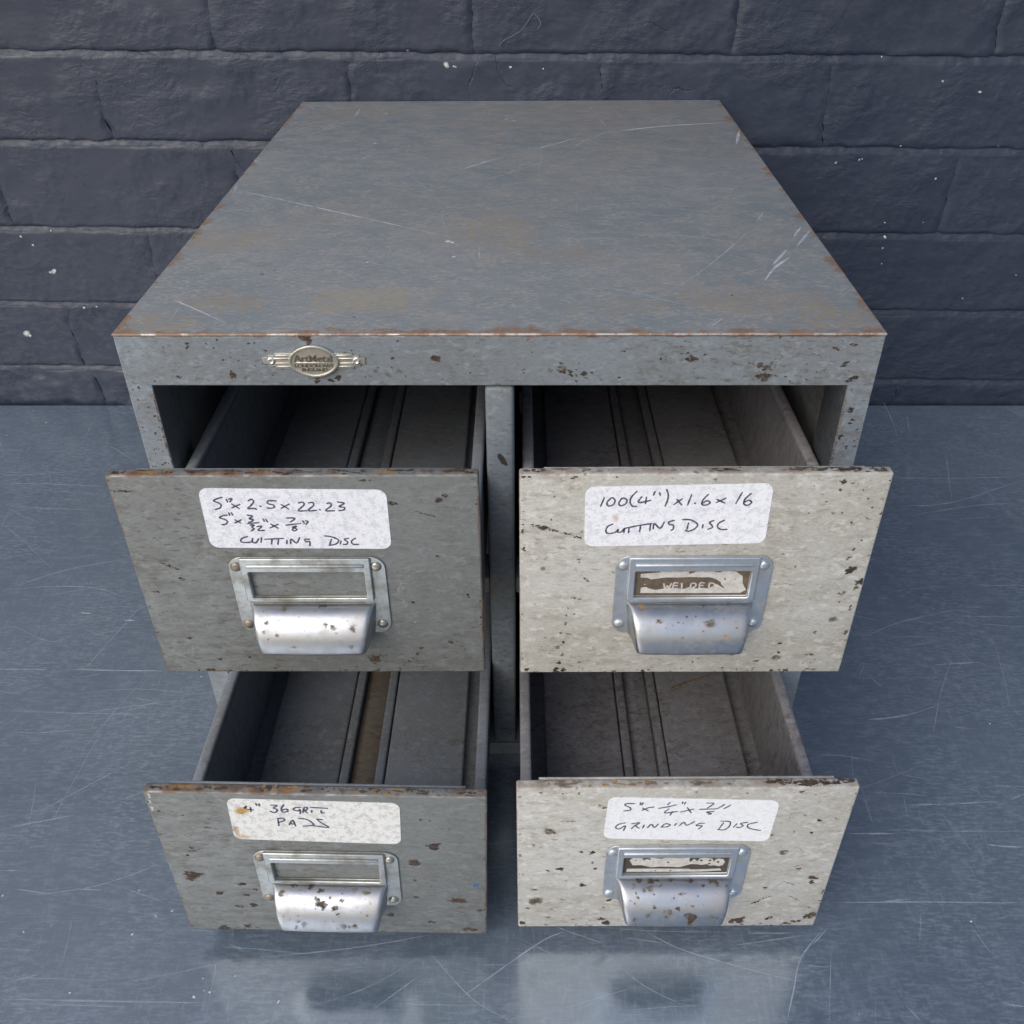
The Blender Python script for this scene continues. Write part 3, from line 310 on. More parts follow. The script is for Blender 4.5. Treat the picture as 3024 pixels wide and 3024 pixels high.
# ------------------------------------------------------------------ materials
class NT:
    def __init__(self, name):
        self.mat = bpy.data.materials.new(name)
        self.mat.use_nodes = True
        self.t = self.mat.node_tree
        for n in list(self.t.nodes):
            self.t.nodes.remove(n)
        self.out = self.t.nodes.new('ShaderNodeOutputMaterial')
        self.bsdf = self.t.nodes.new('ShaderNodeBsdfPrincipled')
        self.t.links.new(self.bsdf.outputs[0], self.out.inputs[0])
        self.tc = self.t.nodes.new('ShaderNodeTexCoord').outputs['Object']

    def set(self, inp, val):
        if hasattr(val, 'is_linked') or isinstance(val, bpy.types.NodeSocket):
            self.t.links.new(val, inp)
        else:
            inp.default_value = val

    def p(self, **kw):
        names = dict(color='Base Color', rough='Roughness', metal='Metallic', normal='Normal', ior='IOR', spec='Specular IOR Level',
                     alpha='Alpha', coat='Coat Weight', coat_rough='Coat Roughness')
        for k, v in kw.items():
            if k == 'color' and isinstance(v, (tuple, list)) and len(v) == 3:
                v = tuple(v) + (1,)
            self.set(self.bsdf.inputs[names[k]], v)

    def map(self, scale=(1, 1, 1), rot=(0, 0, 0), loc=(0, 0, 0), src=None):
        n = self.t.nodes.new('ShaderNodeMapping')
        self.t.links.new(src or self.tc, n.inputs['Vector'])
        n.inputs['Scale'].default_value = scale
        n.inputs['Rotation'].default_value = rot
        n.inputs['Location'].default_value = loc
        return n.outputs[0]

    def noise(self, scale, detail=4, rough=0.55, vec=None, dist=0.0, lac=2.0):
        n = self.t.nodes.new('ShaderNodeTexNoise')
        n.inputs['Scale'].default_value = scale
        n.inputs['Detail'].default_value = max(1.0, min(detail, math.log2(2600 / scale)))    # finer octaves would be smaller than a pixel
        n.inputs['Roughness'].default_value = rough
        n.inputs['Lacunarity'].default_value = lac
        n.inputs['Distortion'].default_value = dist
        self.t.links.new(vec or self.tc, n.inputs['Vector'])
        return n.outputs['Fac']

    def voronoi_edge(self, scale, vec=None):
        n = self.t.nodes.new('ShaderNodeTexVoronoi')
        n.feature = 'DISTANCE_TO_EDGE'
        n.inputs['Scale'].default_value = scale
        self.t.links.new(vec or self.tc, n.inputs['Vector'])
        return n.outputs['Distance']

    def math(self, op, a, b=None, c=None, clamp=False):
        n = self.t.nodes.new('ShaderNodeMath')
        n.operation = op
        n.use_clamp = clamp
        self.set(n.inputs[0], a)
        if b is not None:
            self.set(n.inputs[1], b)
        if c is not None:
            self.set(n.inputs[2], c)
        return n.outputs[0]

    def step(self, v, lo, hi, a=0.0, b=1.0):
        n = self.t.nodes.new('ShaderNodeMapRange')
        n.interpolation_type = 'SMOOTHSTEP'
        self.set(n.inputs['Value'], v)
        n.inputs['From Min'].default_value = lo
        n.inputs['From Max'].default_value = hi
        n.inputs['To Min'].default_value = a
        n.inputs['To Max'].default_value = b
        return n.outputs['Result']

    def mix(self, f, a, b):
        n = self.t.nodes.new('ShaderNodeMix')
        n.data_type = 'RGBA'
        self.set(n.inputs[0], f)
        for i, v in ((6, a), (7, b)):
            if isinstance(v, (tuple, list)) and len(v) == 3:
                v = tuple(v) + (1,)
            self.set(n.inputs[i], v)
        return n.outputs[2]

    def bump(self, h, strength=0.3, dist=0.001, normal=None):
        n = self.t.nodes.new('ShaderNodeBump')
        n.inputs['Strength'].default_value = strength
        n.inputs['Distance'].default_value = dist
        self.t.links.new(h, n.inputs['Height'])
        if normal is not None:
            self.t.links.new(normal, n.inputs['Normal'])
        return n.outputs[0]

    def rim(self, hx, hz, r):
        """1 at the outline of a panel of half size hx, hz, falling to 0 at r inside it"""
        x, y, z = self.xyz()
        d = self.math('SUBTRACT', hx, self.math('ABSOLUTE', x))
        d2 = self.math('SUBTRACT', hz[1], self.math('ABSOLUTE', self.math('SUBTRACT', z, hz[0])))
        return self.step(self.math('MINIMUM', d, d2), 0.0, r, 1.0, 0.0)

    def xyz(self, src=None):
        s = self.t.nodes.new('ShaderNodeSeparateXYZ')
        self.t.links.new(src or self.tc, s.inputs[0])
        return s.outputs

    def spot(self, c, r, stretch=(1, 1, 1), warp=None):
        """soft mask of a stain round the point c with radii r*stretch"""
        n = self.t.nodes.new('ShaderNodeVectorMath')
        n.operation = 'SUBTRACT'
        self.t.links.new(self.tc, n.inputs[0])
        n.inputs[1].default_value = c
        m = self.t.nodes.new('ShaderNodeVectorMath')
        m.operation = 'MULTIPLY'
        self.t.links.new(n.outputs[0], m.inputs[0])
        m.inputs[1].default_value = tuple(1 / (r * s) for s in stretch)
        L = self.t.nodes.new('ShaderNodeVectorMath')
        L.operation = 'LENGTH'
        self.t.links.new(m.outputs[0], L.inputs[0])
        v = L.outputs['Value']
        if warp is not None:
            v = self.math('ADD', v, self.math('MULTIPLY', self.math('SUBTRACT', warp, 0.5), 2.2))
        return self.step(v, 0.35, 1.1, 1.0, 0.0)


def worn_paint(name, base, tint, dirt, rough=0.42, specks=0.5, speck_col=(0.05, 0.035, 0.025), rust=(0.20, 0.095, 0.045), edge=1.0,
               mott=1.0, seed=0.0, flat_axis='y', smear=0.5, edge_r=0.0035, rim=None, flecks=0.7, tint2=None, pepper=0.35):
    """old stoved enamel: mottled colour, streaky grime, small chips, rust and bare steel along the edges"""
    m = NT(name)
    off = m.map(loc=(seed, seed * 1.7, seed * 0.6))
    st = m.map(scale=(1, 1, 2.6) if flat_axis == 'y' else (1, 2.6, 1), src=off)
    big = m.noise(16, 6, 0.62, off)
    mid = m.noise(70, 6, 0.65, st)
    fin = m.noise(420, 4, 0.6, st)
    grain = m.noise(1500, 2, 0.5, off)
    c = m.mix(m.math('MULTIPLY', m.step(big, 0.38, 0.66), 0.75 * mott, clamp=True), base, tint)
    c = m.mix(m.math('MULTIPLY', m.step(mid, 0.50, 0.70), smear, clamp=True), c, dirt)
    c = m.mix(m.math('MULTIPLY', m.step(fin, 0.42, 0.75), 0.35 * mott, clamp=True), c, dirt)
    c = m.mix(m.math('MULTIPLY', m.step(grain, 0.45, 0.7), 0.18, clamp=True), c, tuple(min(1, x * 1.35) for x in base))
    fl = m.noise(300, 5, 0.65, m.map(scale=(0.55, 1, 1.5) if flat_axis == 'y' else (0.9, 1.5, 1), src=off, rot=(0, R(-10), 0)))
    pat2 = m.noise(13, 3, 0.6, m.map(loc=(4, 4, 1), src=off))
    fleck = m.math('MULTIPLY', m.step(fl, 0.555, 0.64), m.step(pat2, 0.38, 0.62, 0.15, 1.0), clamp=True)
    c = m.mix(m.math('MULTIPLY', fleck, flecks, clamp=True), c, dirt)
    sm = m.noise(110, 7, 0.72, m.map(scale=(0.7, 1, 1.5) if flat_axis == 'y' else (1, 1.5, 1), src=off, rot=(0, R(18), 0)))
    smk = m.math('MULTIPLY', m.step(sm, 0.51, 0.62), m.step(pat2, 0.42, 0.60), clamp=True)
    c = m.mix(m.math('MULTIPLY', smk, flecks * 0.8, clamp=True), c, tint2 or dirt)
    pp = m.math('MULTIPLY', m.step(m.noise(800, 3, 0.55, off), 0.66, 0.72), m.step(m.noise(22, 4, 0.6, m.map(loc=(1, 5, 2), src=off)), 0.50, 0.62), clamp=True)
    c = m.mix(m.math('MULTIPLY', pp, pepper, clamp=True), c, speck_col)
    lt = m.noise(240, 5, 0.65, m.map(scale=(0.8, 1, 1.3), src=off, loc=(3, 1, 2)))
    c = m.mix(m.math('MULTIPLY', m.step(lt, 0.54, 0.66), 0.5), c, tuple(min(1, x * 1.32) for x in base))
    sp1 = m.noise(150, 3, 0.5, m.map(scale=(1, 1, 1.7) if flat_axis == 'y' else (1, 1.7, 1), src=off, rot=(0, R(12), 0)))
    sp = m.math('MULTIPLY', m.step(sp1, 0.69, 0.735), m.step(big, 0.36, 0.6), clamp=True)
    c = m.mix(m.math('MULTIPLY', sp, specks, clamp=True), c, speck_col)
    em = bare = 0.0
    if rim:
        e = m.rim(rim[0], rim[1], edge_r)
        en = m.noise(90, 5, 0.65, off)
        em = m.math('MULTIPLY', m.step(m.math('ADD', e, m.math('MULTIPLY', m.math('SUBTRACT', en, 0.5), 2.2)), 0.75, 1.25), edge, clamp=True)
        rc = m.mix(m.step(m.noise(240, 4, 0.6, off), 0.4, 0.65), rust, tuple(x * 0.55 for x in rust))
        c = m.mix(em, c, rc)
        bare = m.math('MULTIPLY', m.step(e, 0.80, 0.95), m.step(m.noise(130, 3, 0.5, off), 0.50, 0.66), clamp=True)
        bare = m.math('MULTIPLY', bare, min(1.0, edge) * 0.6)
        c = m.mix(bare, c, (0.42, 0.38, 0.34))
    rg = m.step(mid, 0.3, 0.75, rough - 0.06, rough + 0.16)
    rg = m.math('ADD', rg, m.math('MULTIPLY', em, 0.2))
    h = m.math('ADD', m.math('MULTIPLY', fin, 0.5), m.math('MULTIPLY', m.noise(9, 1, 0.5, off), 3.0))
    m.p(color=c, rough=rg, normal=m.bump(h, 0.22, 0.0006), metal=m.math('MULTIPLY', bare, 0.8), spec=0.45)
    return m


M = {}
RIM_D = (0.0801, (0.0, 0.0599))
M['front_grey'] = worn_paint('grey_enamel_frame', (0.220, 0.250, 0.276), (0.190, 0.202, 0.208), (0.098, 0.086, 0.070), specks=0.5, seed=1.3, smear=0.25, edge=0.8, edge_r=0.003,
                             rim=(0.1825, (0.0, 0.3017)), flecks=0.65, tint2=(0.135, 0.122, 0.100)).mat
M['drawer_grey'] = worn_paint('grey_green_enamel', (0.178, 0.186, 0.178), (0.146, 0.150, 0.138), (0.060, 0.050, 0.038), specks=0.5, seed=4.1, smear=0.32, edge=0.8, edge_r=0.0032, rim=RIM_D,
                              flecks=0.72, tint2=(0.112, 0.100, 0.078)).mat
M['drawer_cream'] = worn_paint('cream_enamel', (0.480, 0.468, 0.432), (0.375, 0.350, 0.296), (0.20, 0.16, 0.108), specks=0.7, speck_col=(0.07, 0.045, 0.03), seed=7.7,
                               smear=0.40, edge=0.45, rough=0.36, edge_r=0.0018, rim=RIM_D, flecks=0.75, tint2=(0.285, 0.252, 0.200), pepper=0.7).mat
M['tray_grey'] = worn_paint('grey_tray_steel', (0.222, 0.246, 0.272), (0.188, 0.192, 0.192), (0.125, 0.100, 0.075), specks=0.25, seed=11.0, smear=0.25, flat_axis='z', rough=0.36, flecks=0.5).mat
M['tray_warm'] = worn_paint('brown_grey_tray_steel', (0.285, 0.275, 0.285), (0.220, 0.208, 0.206), (0.105, 0.085, 0.070), specks=0.35, seed=15.0, smear=0.40, flat_axis='z', rough=0.34, flecks=0.6).mat
M['rust_channel'] = worn_paint('rusty_channel_steel', (0.165, 0.146, 0.122), (0.175, 0.135, 0.095), (0.10, 0.068, 0.045), specks=0.3, seed=19.0, smear=0.6, flat_axis='z', rough=0.5).mat
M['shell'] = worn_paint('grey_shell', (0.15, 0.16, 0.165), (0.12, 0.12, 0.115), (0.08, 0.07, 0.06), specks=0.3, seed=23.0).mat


def top_paint():
    m = NT('scuffed_grey_top_enamel')
    st = m.map(scale=(1, 1.5, 1))
    big = m.noise(11, 5, 0.6)
    mid = m.noise(55, 7, 0.7, st)
    fin = m.noise(330, 5, 0.65, st)
    vf = m.noise(1300, 3, 0.6, st)
    c = m.mix(m.step(big, 0.36, 0.64), (0.180, 0.206, 0.220), (0.218, 0.234, 0.240))
    sc = m.math('MULTIPLY', m.step(mid, 0.42, 0.60), m.step(fin, 0.44, 0.60), clamp=True)
    c = m.mix(m.math('MULTIPLY', sc, 0.8), c, (0.325, 0.300, 0.268))
    cl = m.math('MULTIPLY', m.step(m.noise(8, 4, 0.6, m.map(loc=(7, 3, 0))), 0.46, 0.64), m.step(m.noise(90, 5, 0.7), 0.40, 0.62, 0.25, 1.0))
    c = m.mix(m.math('MULTIPLY', cl, 0.5), c, (0.270, 0.245, 0.212))
    dk = m.noise(120, 7, 0.72, m.map(scale=(0.8, 1.6, 1), loc=(5, 2, 0)))
    c = m.mix(m.math('MULTIPLY', m.step(dk, 0.52, 0.68), 0.4), c, (0.138, 0.160, 0.176))
    hz = m.noise(420, 5, 0.7, m.map(scale=(0.5, 2.0, 1), rot=(0, 0, R(3))))
    c = m.mix(m.math('MULTIPLY', m.step(hz, 0.55, 0.66), 0.6), c, (0.36, 0.35, 0.34))
    c = m.mix(m.math('MULTIPLY', m.step(vf, 0.46, 0.68), 0.32), c, (0.29, 0.295, 0.30))
    # brownish stains that lie on this sheet: old tape mark, rubbed patches, back edge grime
    w = m.noise(60, 5, 0.65)
    w2 = m.noise(260, 4, 0.65)
    w3 = m.noise(210, 7, 0.75, st)
    brown = (0.272, 0.228, 0.176)
    for cx, cy, rx, ry, k in ((-0.006, 0.142, 0.030, 0.030, 0.75), (0.027, 0.100, 0.034, 0.016, 0.55), (-0.139, 0.036, 0.026, 0.016, 0.7),
                              (-0.158, 0.122, 0.034, 0.020, 0.7), (0.127, 0.038, 0.046, 0.018, 0.6), (0.060, 0.030, 0.03, 0.012, 0.45),
                              (0.03, 0.395, 0.09, 0.022, 0.5), (-0.13, 0.43, 0.05, 0.03, 0.5), (0.06, 0.44, 0.15, 0.018, 0.45), (-0.17, 0.012, 0.03, 0.014, 0.8),
                              (0.165, 0.016, 0.03, 0.016, 0.8)):
        s = m.spot((cx, cy, 0.303), 1.0, (rx * 1.15, ry * 1.15, 1), w)
        s = m.math('MULTIPLY', m.step(s, 0.05, 0.9), m.step(w3, 0.42, 0.58, 0.12, 1.0))
        c = m.mix(m.math('MULTIPLY', s, k), c, brown)
    x, y, z = m.xyz()
    wob = m.math('MULTIPLY', m.math('SUBTRACT', m.noise(45, 4, 0.6), 0.5), 0.010)
    ax = m.math('ABSOLUTE', m.math('ADD', m.math('ADD', x, 0.0695), wob))
    ay = m.math('ABSOLUTE', m.math('SUBTRACT', m.math('ADD', y, wob), 0.0385))
    tape = m.math('MULTIPLY', m.step(ax, 0.0235, 0.0255, 1, 0), m.step(ay, 0.0135, 0.0155, 1, 0))
    tape = m.math('MULTIPLY', tape, m.step(w2, 0.38, 0.62, 0.15, 0.85))
    c = m.mix(tape, c, (0.300, 0.262, 0.205))
    # rust creeping in from the front and side edges
    en = m.noise(70, 6, 0.7)
    dfr = m.math('ADD', y, m.math('MULTIPLY', m.math('SUBTRACT', 0.56, en), 0.040))
    fr = m.step(dfr, 0.0015, 0.0085, 1, 0)
    dsd = m.math('ADD', m.math('SUBTRACT', 0.1825, m.math('ABSOLUTE', x)), m.math('MULTIPLY', m.math('SUBTRACT', 0.565, en), 0.040))
    sd = m.step(dsd, 0.0010, 0.0060, 1, 0)
    ru = m.math('MAXIMUM', fr, sd)
    ru = m.math('MULTIPLY', ru, 0.8)
    c = m.mix(ru, c, m.mix(m.step(fin, 0.4, 0.62), (0.26, 0.135, 0.07), (0.16, 0.10, 0.065)))
    lip = m.step(y, 0.0006, 0.0003)
    c = m.mix(m.math('MULTIPLY', lip, 0.7), c, (0.30, 0.175, 0.11))
    bare = m.math('MULTIPLY', lip, m.step(m.noise(75, 5, 0.7), 0.46, 0.60))
    c = m.mix(bare, c, (0.62, 0.56, 0.52))
    rg = m.math('ADD', m.step(mid, 0.3, 0.7, 0.36, 0.52), m.math('MULTIPLY', ru, 0.2))
    h = m.math('ADD', m.math('MULTIPLY', fin, 0.6), m.math('MULTIPLY', m.noise(7, 2, 0.5), 4.0))
    m.p(color=c, rough=rg, normal=m.bump(h, 0.2, 0.0006), metal=m.math('MULTIPLY', bare, 0.7), spec=0.5)
    return m.mat


M['top'] = top_paint()


def metal(name, col, rough, grime, amount, seed):
    m = NT(name)
    off = m.map(loc=(seed, seed, seed))
    a = m.noise(60, 5, 0.6, off)
    b = m.noise(420, 4, 0.6, off)
    st = m.noise(160, 4, 0.6, m.map(scale=(0.25, 1, 1.6), src=off))
    c = m.mix(m.math('MULTIPLY', m.step(a, 0.44, 0.66), amount, clamp=True), col, grime)
    c = m.mix(m.math('MULTIPLY', m.step(b, 0.52, 0.70), amount * 0.6, clamp=True), c, grime)
    c = m.mix(m.math('MULTIPLY', m.step(st, 0.35, 0.7), 0.25), c, tuple(x * 0.8 for x in col))
    m.p(color=c, rough=m.step(a, 0.35, 0.7, rough, rough + 0.18), metal=m.step(b, 0.5, 0.75, 1.0, 0.75), normal=m.bump(b, 0.12, 0.0003))
    return m.mat


M['plate_old'] = metal('tarnished_nickel_plate', (0.48, 0.49, 0.47), 0.40, (0.25, 0.22, 0.16), 0.7, 2.0)
M['plate_blue'] = metal('dull_zinc_plate', (0.64, 0.67, 0.69), 0.42, (0.34, 0.31, 0.25), 0.5, 5.0)
M['cup'] = metal('brushed_nickel_pull', (0.47, 0.48, 0.50), 0.34, (0.31, 0.275, 0.235), 0.45, 9.0)
M['rivet'] = metal('brassy_rivet', (0.46, 0.42, 0.35), 0.36, (0.20, 0.13, 0.08), 0.6, 13.0)
M['badge'] = metal('aged_brass_badge', (0.76, 0.74, 0.67), 0.42, (0.42, 0.38, 0.29), 0.45, 17.0)
M['badge_letter'] = metal('dark_badge_letter', (0.27, 0.24, 0.19), 0.55, (0.08, 0.06, 0.05), 0.5, 21.0)
M['eyelet'] = metal('pale_eyelet', (0.80, 0.79, 0.77), 0.35, (0.5, 0.47, 0.42), 0.2, 25.0)


def flat(name, col, rough=0.6, soft=True, noise_scale=500, spec=0.4, op=1.0):
    """paint, ink or grime mark lying on a surface: opacity from the mesh attribute, broken up by noise"""
    m = NT(name)
    at = m.t.nodes.new('ShaderNodeAttribute')
    at.attribute_name = 'a'
    a = at.outputs['Fac']
    n = m.noise(noise_scale, 4, 0.6)
    if soft:
        f = m.step(m.math('ADD', a, m.math('MULTIPLY', m.math('SUBTRACT', n, 0.5), 1.1)), 0.26, 0.46)
    else:
        f = m.math('MULTIPLY', a, m.step(n, 0.28, 0.55, 0.5, 1.0), clamp=True)
    c = m.mix(m.step(m.noise(noise_scale * 0.6, 3, 0.6), 0.35, 0.7), col, tuple(x * 0.7 for x in col))
    if op < 1:
        f = m.math('MULTIPLY', f, op)
    m.p(color=c, rough=rough, alpha=f, spec=spec)
    return m.mat


CHIP = [flat('dark_chip', (0.070, 0.052, 0.042), op=0.72), flat('brown_chip', (0.110, 0.074, 0.050), op=0.60), flat('tan_stain', (0.22, 0.175, 0.120), soft=False, op=0.75, noise_scale=350),
        flat('pale_wear', (0.36, 0.36, 0.32), soft=False, op=0.8, noise_scale=350), flat('blue_paint_fleck', (0.06, 0.16, 0.34)), flat('white_chip', (0.72, 0.70, 0.66)),
        flat('orange_rust_stain', (0.50, 0.29, 0.11), noise_scale=300, op=0.6), None, None, flat('tea_coloured_stain', (0.72, 0.42, 0.12), soft=False, op=0.95, noise_scale=300)]
SCRATCH = flat('bright_scratch', (0.62, 0.66, 0.70), 0.5, False, 160)
SCUFF = flat('grey_scratch', (0.66, 0.74, 0.82), 0.5, False, 120)
DARKSCR = flat('dark_scratch', (0.06, 0.05, 0.045), 0.5, False, 160)
FLAKE = flat('bare_plaster_flake', (0.80, 0.80, 0.76), 0.7, False, 900)


def ink_mat():
    m = NT('purple_black_marker_ink')
    n = m.noise(700, 4, 0.6)
    c = m.mix(m.step(n, 0.35, 0.7), (0.045, 0.038, 0.075), (0.115, 0.105, 0.160))
    m.p(color=c, rough=0.55)
    return m.mat


M['ink'] = ink_mat()


def sticker_mat(name, base, mottle, amt, seed):
    m = NT(name)
    off = m.map(loc=(seed, 0, seed))
    a = m.noise(260, 5, 0.7, off)
    b = m.noise(700, 4, 0.6, m.map(scale=(1, 1, 1.6), src=off))
    c = m.mix(m.math('MULTIPLY', m.step(a, 0.46, 0.62), amt), base, mottle)
    c = m.mix(m.math('MULTIPLY', m.step(b, 0.58, 0.68), 0.5 * amt + 0.15), c, tuple(x * 0.62 for x in mottle))
    c = m.mix(m.math('MULTIPLY', m.step(m.noise(30, 4, 0.6, off), 0.5, 0.7), 0.35), c, tuple(x * 0.94 for x in base))
    m.p(color=c, rough=0.5, normal=m.bump(a, 0.10, 0.0003))
    return m.mat


M['sticker'] = [sticker_mat('grubby_white_label', (0.79, 0.785, 0.81), (0.60, 0.60, 0.64), 0.8, 1.0),
                sticker_mat('grubby_white_label_b', (0.81, 0.805, 0.83), (0.62, 0.62, 0.66), 0.7, 3.0),
                sticker_mat('grubby_ivory_label', (0.76, 0.745, 0.70), (0.54, 0.53, 0.505), 0.85, 5.0),
                sticker_mat('grubby_white_label_c', (0.79, 0.785, 0.79), (0.66, 0.65, 0.64), 0.5, 8.0)]


def plain(name, col, rough=0.7, var=0.25, scale=200, metal_=0.0):
    m = NT(name)
    n = m.noise(scale, 5, 0.65)
    m.p(color=m.mix(m.step(n, 0.35, 0.68), col, tuple(x * (1 - var) for x in col)), rough=rough, metal=metal_, normal=m.bump(n, 0.15, 0.0004))
    return m.mat


M['card'] = plain('brown_backing_card', (0.135, 0.100, 0.070), 0.8, 0.35, 260)
M['card_dark'] = plain('dark_brown_card', (0.075, 0.058, 0.048), 0.8, 0.35, 260)
M['card_pale'] = plain('pale_worn_print', (0.56, 0.53, 0.48), 0.8, 0.22, 320)
M['straw'] = plain('dry_straw', (0.34, 0.26, 0.17), 0.7, 0.5, 500)
M['thread'] = plain('pale_thread', (0.19, 0.20, 0.21), 0.8, 0.2, 300)
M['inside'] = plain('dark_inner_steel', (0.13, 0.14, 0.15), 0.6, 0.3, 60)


def wall_mat(name, mortar=False):
    m = NT(name)
    g = m.t.nodes.new('ShaderNodeNewGeometry').outputs['Position']
    big = m.noise(5, 4, 0.55, g)
    lum = m.noise(38, 6, 0.6, m.map(scale=(1, 1, 1.7), src=g), dist=0.6)
    mid = m.noise(140, 5, 0.6, m.map(scale=(1, 1, 1.8), src=g))
    fin = m.noise(700, 4, 0.6, g)
    warp = m.t.nodes.new('ShaderNodeVectorMath')
    warp.operation = 'MULTIPLY_ADD'
    wn_ = m.t.nodes.new('ShaderNodeTexNoise')
    wn_.inputs['Scale'].default_value = 22
    wn_.inputs['Detail'].default_value = 5
    m.t.links.new(g, wn_.inputs['Vector'])
    m.t.links.new(wn_.outputs['Color'], warp.inputs[0])
    warp.inputs[1].default_value = (0.05, 0.05, 0.05)
    m.t.links.new(g, warp.inputs[2])
    ve = m.voronoi_edge(13, warp.outputs[0])
    crack = m.math('MULTIPLY', m.step(ve, 0.0, 0.014, 1, 0), m.step(m.noise(9, 3, 0.6, g), 0.58, 0.66))
    c = m.mix(m.step(big, 0.35, 0.65), (0.0220, 0.0290, 0.0490), (0.0275, 0.0350, 0.0560))
    c = m.mix(m.math('MULTIPLY', m.step(mid, 0.45, 0.72), 0.35), c, (0.042, 0.051, 0.074))
    c = m.mix(m.math('MULTIPLY', m.step(fin, 0.62, 0.78), 0.35), c, (0.085, 0.088, 0.100))
    c = m.mix(m.math('MULTIPLY', crack, 0.5), c, (0.022, 0.024, 0.030))
    pt = m.step(m.noise(11, 4, 0.6, m.map(loc=(2, 3, 4), src=g)), 0.42, 0.66, 0.12, 1.0)
    h = m.math('ADD', m.math('MULTIPLY', m.math('MULTIPLY', lum, pt), 2.0), m.math('MULTIPLY', m.math('MULTIPLY', mid, pt), 0.7))
    h = m.math('ADD', h, m.math('MULTIPLY', mid, 0.10))
    h = m.math('SUBTRACT', h, m.math('MULTIPLY', crack, 0.35))
    m.p(color=c, rough=m.step(mid, 0.3, 0.7, 0.40, 0.58), normal=m.bump(h, 0.6, 0.0020), spec=0.5)
    return m.mat


M['wall'] = wall_mat('thick_charcoal_wall_paint')


def table_mat():
    m = NT('scuffed_zinc_blue_worktop')
    big = m.noise(4.5, 5, 0.6)
    sx = m.noise(75, 7, 0.72, m.map(scale=(0.8, 2.0, 1), rot=(0, 0, R(6))))
    sy = m.noise(170, 6, 0.7, m.map(scale=(2.4, 0.6, 1), rot=(0, 0, R(9))))
    dg = m.noise(150, 6, 0.7, m.map(scale=(2.6, 0.45, 1), rot=(0, 0, R(38))))
    fin = m.noise(900, 4, 0.6)
    dark, lite = (0.104, 0.140, 0.184), (0.320, 0.378, 0.445)
    c = m.mix(m.step(big, 0.32, 0.68), dark, (0.150, 0.192, 0.240))
    patch = m.step(m.noise(10, 5, 0.65), 0.40, 0.62, 0.15, 1.0)
    hat = m.noise(330, 5, 0.7, m.map(scale=(0.45, 1.7, 1), rot=(0, 0, R(5))))
    c = m.mix(m.math('MULTIPLY', m.math('MULTIPLY', m.step(hat, 0.46, 0.64), patch), 0.6), c, lite)
    k1 = m.math('MULTIPLY', m.step(sx, 0.46, 0.68), m.step(fin, 0.34, 0.6, 0.3, 1.0), clamp=True)
    c = m.mix(m.math('MULTIPLY', k1, 0.40), c, lite)
    ln = m.noise(300, 5, 0.72, m.map(scale=(0.14, 3.0, 1), rot=(0, 0, R(-2))))
    c = m.mix(m.math('MULTIPLY', m.step(ln, 0.57, 0.68), 0.32), c, lite)
    ln2 = m.noise(280, 5, 0.72, m.map(scale=(0.16, 3.0, 1), rot=(0, 0, R(-24))))
    c = m.mix(m.math('MULTIPLY', m.step(ln2, 0.60, 0.70), 0.45), c, lite)
    x, y, z = m.xyz()
    fr = m.step(y, -0.02, -0.22, 0.15, 1.0)
    k3 = m.math('MULTIPLY', m.step(sy, 0.52, 0.68), fr, clamp=True)
    c = m.mix(m.math('MULTIPLY', k3, 0.6), c, (0.235, 0.275, 0.320))
    k4 = m.math('MULTIPLY', m.step(dg, 0.54, 0.70), m.step(big, 0.40, 0.60), clamp=True)
    c = m.mix(m.math('MULTIPLY', k4, 0.45), c, lite)
    rg = m.math('ADD', m.step(sx, 0.35, 0.7, 0.14, 0.24), m.math('MULTIPLY', k3, 0.05))
    h = sy
    nb = m.bump(h, 0.05, 0.0004)
    m.p(color=c, rough=0.55, normal=nb, metal=0.0, spec=0.3)
    gl = m.t.nodes.new('ShaderNodeBsdfGlossy')
    gl.inputs['Color'].default_value = (0.80, 0.88, 0.97, 1)
    m.set(gl.inputs['Roughness'], rg)
    m.set(gl.inputs['Normal'], nb)
    mx = m.t.nodes.new('ShaderNodeMixShader')
    mx.inputs[0].default_value = 0.36
    m.t.links.new(m.bsdf.outputs[0], mx.inputs[1])
    m.t.links.new(gl.outputs[0], mx.inputs[2])
    m.t.links.new(mx.outputs[0], m.out.inputs[0])
    return m.mat


M['table'] = table_mat()

# ------------------------------------------------------------------ the worktop and the wall
W2, DEP, HGT = 0.1825, 0.4672, 0.3030
YW = 0.4688

bm = box_bm((-1.25, -0.95, -0.035), (1.25, YW - 0.0035, 0.0), 0.0022, 3)
worktop = bm_obj('worktop', bm, M['table'], None, R(50))
worktop['kind'] = 'structure'


def surf_table(u, v, lift):
    return (u / 1000, v / 1000, lift / 1000)


mk = Marks(surf_table)
for pts, w, a in TABSCR:
    mk.ribbon(pts, w * 0.8, 0.05, 0, a * 0.72, wob=0.5)
for _ in range(800):                                       # hairline scratches all over the sheet
    x, y = rng.uniform(-640, 640), rng.uniform(-330, 455)
    k = rng.random()
    ang = rng.gauss(0, 10) if k < 0.55 else (rng.gauss(90, 14) if k < 0.75 else rng.uniform(0, 180))
    ln = min(90, rng.expovariate(1 / 26) + 5)
    dx, dy = math.cos(R(ang)) * ln / 2, math.sin(R(ang)) * ln / 2
    bd = rng.gauss(0, ln * 0.015)
    mk.ribbon([(x - dx, y - dy), (x + bd * -math.sin(R(ang)), y + bd * math.cos(R(ang))), (x + dx, y + dy)], rng.uniform(0.3, 0.6), 0.04, 0, rng.uniform(0.08, 0.40), n=4, wob=0.6)
for u, v in TABSPOT:
    mk.blot(u, v, rng.uniform(.5, 1.1), rng.uniform(.35, .7), rng.uniform(0, 180), 0.07, 1, rough=0.6)
